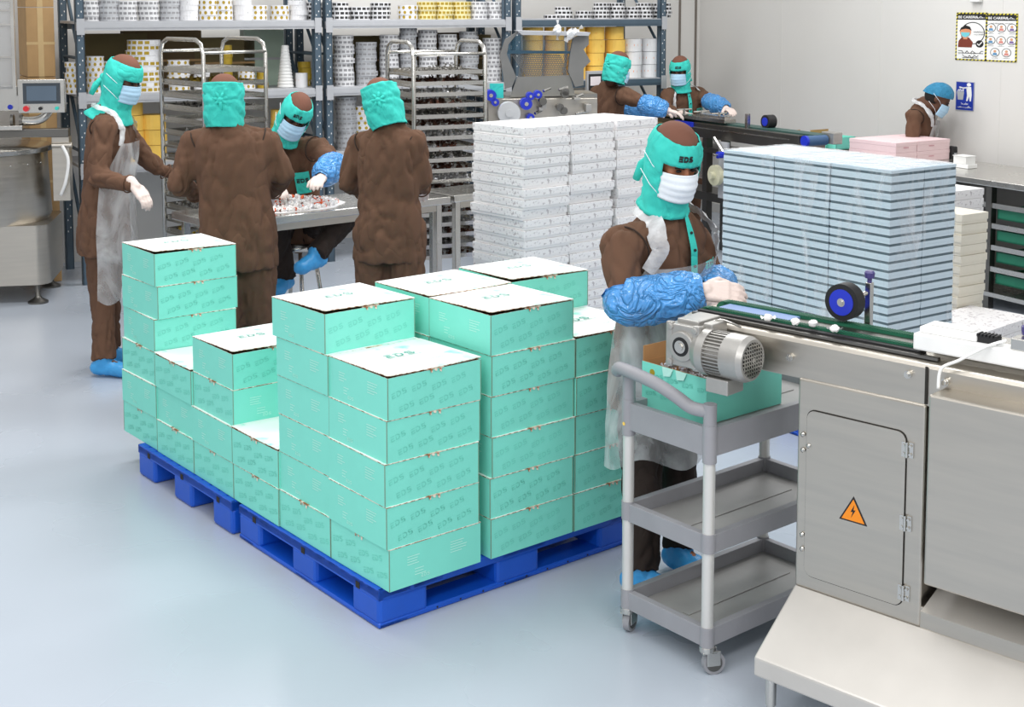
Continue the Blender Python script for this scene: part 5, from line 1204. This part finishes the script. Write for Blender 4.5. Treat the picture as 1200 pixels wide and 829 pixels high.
# teal trays at the conveyor end
for k,(px,py,w) in enumerate(((948,167,.2),(980,166,.22))):
    q=P(px,py,1.0); t=thing('teal_tray','open teal carton tray %s at the far conveyor end'%('beside the pink boxes' if k else 'nearest the blue end roller'),'carton',FR(q,R(33),.93)); m=MB(); L_=.3
    m.bx(0,w,0,L_,0,.01); m.bx(0,w,0,.006,0,.1); m.bx(0,w,L_-.006,L_,0,.12); m.bx(0,.006,0,L_,0,.1); m.bx(w-.006,w,0,L_,0,.1); m.build('body',M['teal'],t)
    MB().bx(.006,w-.006,L_-.009,L_-.006,.01,.14).build('inner_flap',M['teal_in'],t)
q=P(958,179,.92); t=thing('stand','low steel stand under the teal carton trays','stand',FR(q,R(33),0)); MB().bx(-.1,.42,.0,.45,.90,.925).build('top',M['steel2'],t)
for (x,y) in ((-.06,.04),(.38,.04),(-.06,.41),(.38,.41)): MB().bx(x-.02,x+.02,y-.02,y+.02,0,.9).build('leg',M['steeld'],t)
q=P(1143,197,.9); t=thing('folded_box','plain white folded box lying on the packing table','box',FR(q,ROOM_YAW,.901)); MB().bx(-.10,.0,-.02,.12,0,.03).bx(-.10,.0,.0,.12,.03,.085).build('body',M['white'],t,bevel=.003); MB().bx(-.104,.004,-.004,.124,.085,.089).build('flap',M['white'],t)
q=P(1120,187,.9); t=thing('label_printer','small dark label printer on the packing table by the pink boxes','printer',FR(q,ROOM_YAW,.901)); MB().bx(-.03,.02,0,.07,0,.10).build('body',M['black'],t,bevel=.008); MB().bx(-.02,.01,-.002,.02,.04,.05).build('slot',M['rackl'],t)

# ================================================================== stacks behind the blue load
GC=shallow_box_meshes(.22,.34,.0545,M['cream'],M['printg'],M['cream'])
S1=D(1127,252,7.1); SM=FR(Vector((S1.x,S1.y,0)),R(33),0); nC=17; hz=S1.z/nC
for k in range(nC):
    off=-.05*max(0,(nC-1-k-4)/12)
    t=thing('cream_box','flat cream box, %s up in the slanting stack behind the wrapped load'%ordw(k+1),'box',SM@T(off+rr.uniform(-.005,.005),rr.uniform(-.005,.005),k*hz)@Matrix.Diagonal((1,1,hz/.0553,1)),'cream boxes in the slanting stack')
    for nme,key in (('box_base','base'),('box_lid','lid')): link(nme,GC[key],t)
GP=shallow_box_meshes(.30,.36,.0545,M['pbox'],M['printg'],M['white_box'])
for k in range(nC+1):
    t=thing('gift_box','white printed box, %s up in the stack just behind the cream boxes'%ordw(k+1),'box',SM@T(.36-.035*max(0,(nC-1-k-4)/12)+rr.uniform(-.004,.004),.36+rr.uniform(-.004,.004),k*hz)@Matrix.Diagonal((1,1,hz/.0553,1)),'white printed boxes behind the cream stack')
    for nme,key in (('box_base','base'),('box_lid','lid'),('floral_print','print')): o_=link(nme,GP[key],t); (tag(o_,kind='stuff') if key=='print' else None)
S2=P(1143,394,.45); SM2=FR(Vector((S2.x,S2.y,0)),R(42),0)
for k in range(8):
    for c in range(2):
        t=thing('gift_box','white printed box, %s up, %s column of the low stack beside cream boxes'%(ordw(k+1),('inner','outer')[c]),'box',SM2@T(c*.302+rr.uniform(-.004,.004),rr.uniform(-.004,.004),.45-.0555*(8-k)+.006),'white printed boxes in the low stack')
        for nme,key in (('box_base','base'),('box_lid','lid'),('floral_print','print')): o_=link(nme,GP[key],t); (tag(o_,kind='stuff') if key=='print' else None)

# ================================================================== signs on the right wall
WRM=FR(CORNER,ROOM_YAW,0)                                   # wall face is local x = 0, facing -x
def wallpt(px,py):
    I=WRM.inverted(); o=I@CAM; d=I.to_3x3()@ray(px,py); t=(0-o.x)/d.x; q=o+d*t; return q.y,q.z
WF=lambda off: WRM@Matrix(((0,0,-1,-off),(-1,0,0,0),(0,1,0,0),(0,0,0,1)))   # local (s=-y, t=z, outwards)
def sign(name,label,x0,y0,x1,y1):
    a=wallpt(x0,y0); b=wallpt(x1,y1); s0,s1=-a[0],-b[0]; t1,t0=a[1],b[1]
    W0,H0=(.30,.50) if name=='safety_poster' else (.16,.30)
    t=thing(name,label,'sign',WF(.001)@T((s0+s1)/2,(t0+t1)/2,0)@Matrix.Diagonal(((s1-s0)/W0,(t1-t0)/H0,1,1))); return t,W0,H0
def disc(m,x,y,r,z,n=24): m.add([(x+r*math.cos(2*PI*k/n),y+r*math.sin(2*PI*k/n),z) for k in range(n)],[tuple(range(n))])
def rect(m,x0,x1,y0,y1,z): m.add([(x0,y0,z),(x1,y0,z),(x1,y1,z),(x0,y1,z)],[(0,1,2,3)])
def text(body,size,mt,parent,x,y,z,align='CENTER',bold=.0):
    cu=bpy.data.curves.new('text','FONT'); cu.body=body; cu.size=size; cu.align_x=align; cu.offset=bold
    o=bpy.data.objects.new('tmp',cu); COL.objects.link(o); dg=bpy.context.evaluated_depsgraph_get(); dg.update(); me=bpy.data.meshes.new_from_object(o.evaluated_get(dg)); bpy.data.objects.remove(o)
    me.materials.clear(); me.materials.append(mt); e=bpy.data.objects.new('lettering',me); COL.objects.link(e); e.parent=parent; e.matrix_local=T(x,y,z); return e
def squiggle(m,x0,x1,y,h,z,seed,dots=True):                 # joined-up right-to-left script stroke
    rn=random.Random(seed); pts=[]; n=int((x1-x0)/(h*.55)); 
    for k in range(n+1): pts.append((lerp(x0,x1,k/n),y+h*rn.choice((0,.0,.35,.8))))
    stroke(m,pts,h*.2,T(0,0,z)); stroke(m,[(x0,y),(x1,y)],h*.2,T(0,0,z))
    if dots:
        for k in range(int(n/2)): rect(m,(q:=rn.uniform(x0,x1)),q+h*.16,y-h*.4,y-h*.24,z)
def poster(label,x0,y0,x1,y1,kind):
    t,w,h=sign('safety_poster',label,x0,y0,x1,y1); X,Y=w/2,h/2
    m=MB(); m.bx(-X,X,-Y,Y,0,.004); m.build('board',M['yel'],t)
    m=MB(); k=0; step=.035                                   # black hazard dashes round the edge
    s=-X
    while s<X-.01:
        for yy in (-Y,Y-.014): m.add([(s,yy,.0045),(min(s+.016,X),yy,.0045),(min(s+.024,X),yy+.014,.0045),(min(s+.008,X),yy+.014,.0045)],[(0,1,2,3)])
        s+=step
    s=-Y
    while s<Y-.02:
        for xx in (-X,X-.014): m.add([(xx,s,.0045),(xx+.014,s+.008,.0045),(xx+.014,s+.024,.0045),(xx,s+.016,.0045)],[(0,1,2,3)])
        s+=step
    m.build('hazard_border',M['black'],t)
    m=MB(); rect(m,-X+.014,X-.014,-Y+.014,Y-.014,.005); m.build('panel',M['signw'],t)
    m=MB(); rect(m,-X+.014,X-.014,Y-.075,Y-.014,.0055); m.build('header',M['black'],t)
    text('BE CAREFUL',.036,M['signw'],t,-X+.02,Y-.06,.006,'LEFT',.001); m=MB(); squiggle(m,X-.14,X-.025,Y-.055,.022,.006,3); tag(m.build('header_script',M['signw'],t),kind='stuff')
    return t,X,Y
t,X,Y=poster('safety poster of a masked figure with hazard border on the pale wall',1121.5,14.6,1156,71.6,0)
m=MB()
for k in range(32):
    a0,a1=2*PI*k/32,2*PI*(k+1)/32; r0,r1=.108,.117; cx,cy=.015,.035
    m.add([(cx+r*math.cos(a),cy+r*math.sin(a),.0056) for r,a in ((r0,a0),(r1,a0),(r1,a1),(r0,a1))],[(0,1,2,3)])
disc(m,.085,-.075,.038,.0058); m.build('ring',M['black'],t)
m=MB(); m.add([(-.125,-.115,.006),(.01,-.115,.006),(.02,-.06,.006),(-.02,-.01,.006),(-.09,-.01,.006),(-.12,-.05,.006)],[(0,1,2,3,4,5)]); m.build('figure_shirt',mat('poster_brown',rgb(122,54,36),.6),t)
m=MB(); disc(m,-.055,.045,.055,.0064); rect(m,-.075,-.035,-.03,.02,.0062); m.build('figure_face',mat('poster_skin',rgb(222,150,110),.6),t)
m=MB(); m.add([(-.115,.05,.0066),(-.1,.09,.0066),(-.055,.118,.0066),(-.01,.1,.0066),(.005,.06,.0066),(-.02,.075,.0066),(-.055,.08,.0066),(-.095,.07,.0066)],[(0,7,6,1),(1,6,2),(2,6,5,3),(3,5,4)]); m.build('figure_hair',M['hairk'],t)
m=MB(); m.add([(-.1,.042,.0068),(-.01,.042,.0068),(-.018,.008,.0068),(-.055,-.012,.0068),(-.092,.008,.0068)],[(4,3,2,1,0)][0:1]); m.build('figure_mask',mat('poster_mask',rgb(120,206,216),.6),t)
m=MB(); stroke(m,[(.065,-.075),(.08,-.09),(.105,-.058)],.009,T(0,0,.0064)); m.build('tick_mark',M['signw'],t)
m=MB(); squiggle(m,-.12,.12,-.175,.03,.006,11); squiggle(m,-.075,.075,-.222,.03,.006,12); squiggle(m,.02,.12,.045,.012,.0062,14); squiggle(m,.03,.12,.02,.012,.0062,15); tag(m.build('script',M['black'],t),kind='stuff')
t,X,Y=poster('safety poster of eight round hygiene pictures on the pale wall',1156.6,15.8,1191.6,73.2,1)
text('SAFE PERSONAL HYGIENE',.018,M['black'],t,0,Y-.11,.006)
ic=[mat('poster_blue',rgb(96,150,190),.6),mat('poster_rose',rgb(214,140,130),.6),mat('poster_purple',rgb(130,110,160),.6)]
for k,(x,y) in enumerate([(-.10,.1),(0,.1),(.1,.1),(-.10,-.03),(0,-.03),(.1,-.03),(-.055,-.155),(.055,-.155)]):
    m=MB(); disc(m,x,y,.046,.0056); rg=m.build('picture_ring',M['black'],t); m=MB(); disc(m,x,y,.040,.006); m.build('picture_disc',M['signw'],rg)
    m=MB(); m.add([(x-.024,y-.03,.0064),(x+.024,y-.03,.0064),(x+.016,y-.004,.0064),(x-.016,y-.004,.0064)],[(0,1,2,3)]); m.build('picture_body',ic[k%3],rg)
    m=MB(); disc(m,x,y+.012,.014,.0066,12); m.build('picture_head',mat('poster_skin2',rgb(216,160,124),.6),rg)
    m=MB(); squiggle(m,x-.03,x+.03,y-.06,.008,.006,30+k,False); tag(m.build('caption',M['black'],t),kind='stuff')
t,w,h=sign('litter_sign','blue sign of a white figure dropping litter into a bin',1121,95.3,1141.2,130.4); X,Y=w/2,h/2
MB().bx(-X,X,-Y,Y,0,.004).build('board',M['signb'],t)
m=MB(); 
for a in ((-X,X,-Y,-Y+.004),(-X,X,Y-.004,Y),(-X,-X+.004,-Y,Y),(X-.004,X,-Y,Y)): rect(m,*a,.0045)
m.build('border',M['rackl'],t)
m=MB(); disc(m,.035,.122,.019,.005); m.add([(.012,.10,.005),(.055,.10,.005),(.062,.02,.005),(.056,-.05,.005),(.045,-.05,.005),(.04,.0,.005),(.026,-.05,.005),(.014,-.05,.005),(.022,.02,.005)],[(0,8,7,6),(0,6,5,1),(1,5,4,3,2)]); stroke(m,[(.02,.09),(-.015,.085),(-.045,.092)],.013,T(0,0,.005)); m.build('figure_mark',M['signw'],t)
m=MB(); m.add([(-.07,.045,.005),(-.005,.045,.005),(-.014,-.04,.005),(-.06,-.04,.005)],[(3,2,1,0)]); m.build('bin_mark',M['rackl'],t)
m=MB()
for k in range(4): stroke(m,[(-.06+k*.015,.05),(-.054+k*.014,.066+.008*(k%2))],.008,T(0,0,.0052))
m.build('litter_mark',M['signw'],t)
m=MB(); squiggle(m,-.03,.03,-.085,.018,.005,41); squiggle(m,-.06,.06,-.118,.02,.005,42); tag(m.build('script',M['signw'],t),kind='stuff')
a=wallpt(1146,1); tag(MB().bx(-.05,.05,-.03,.03,0,.04).build('wall_socket',M['white'],None,bevel=.006,M=WF(.001)@T(-a[0],a[1]+.02,0)),'small white socket box high on the pale wall','socket')
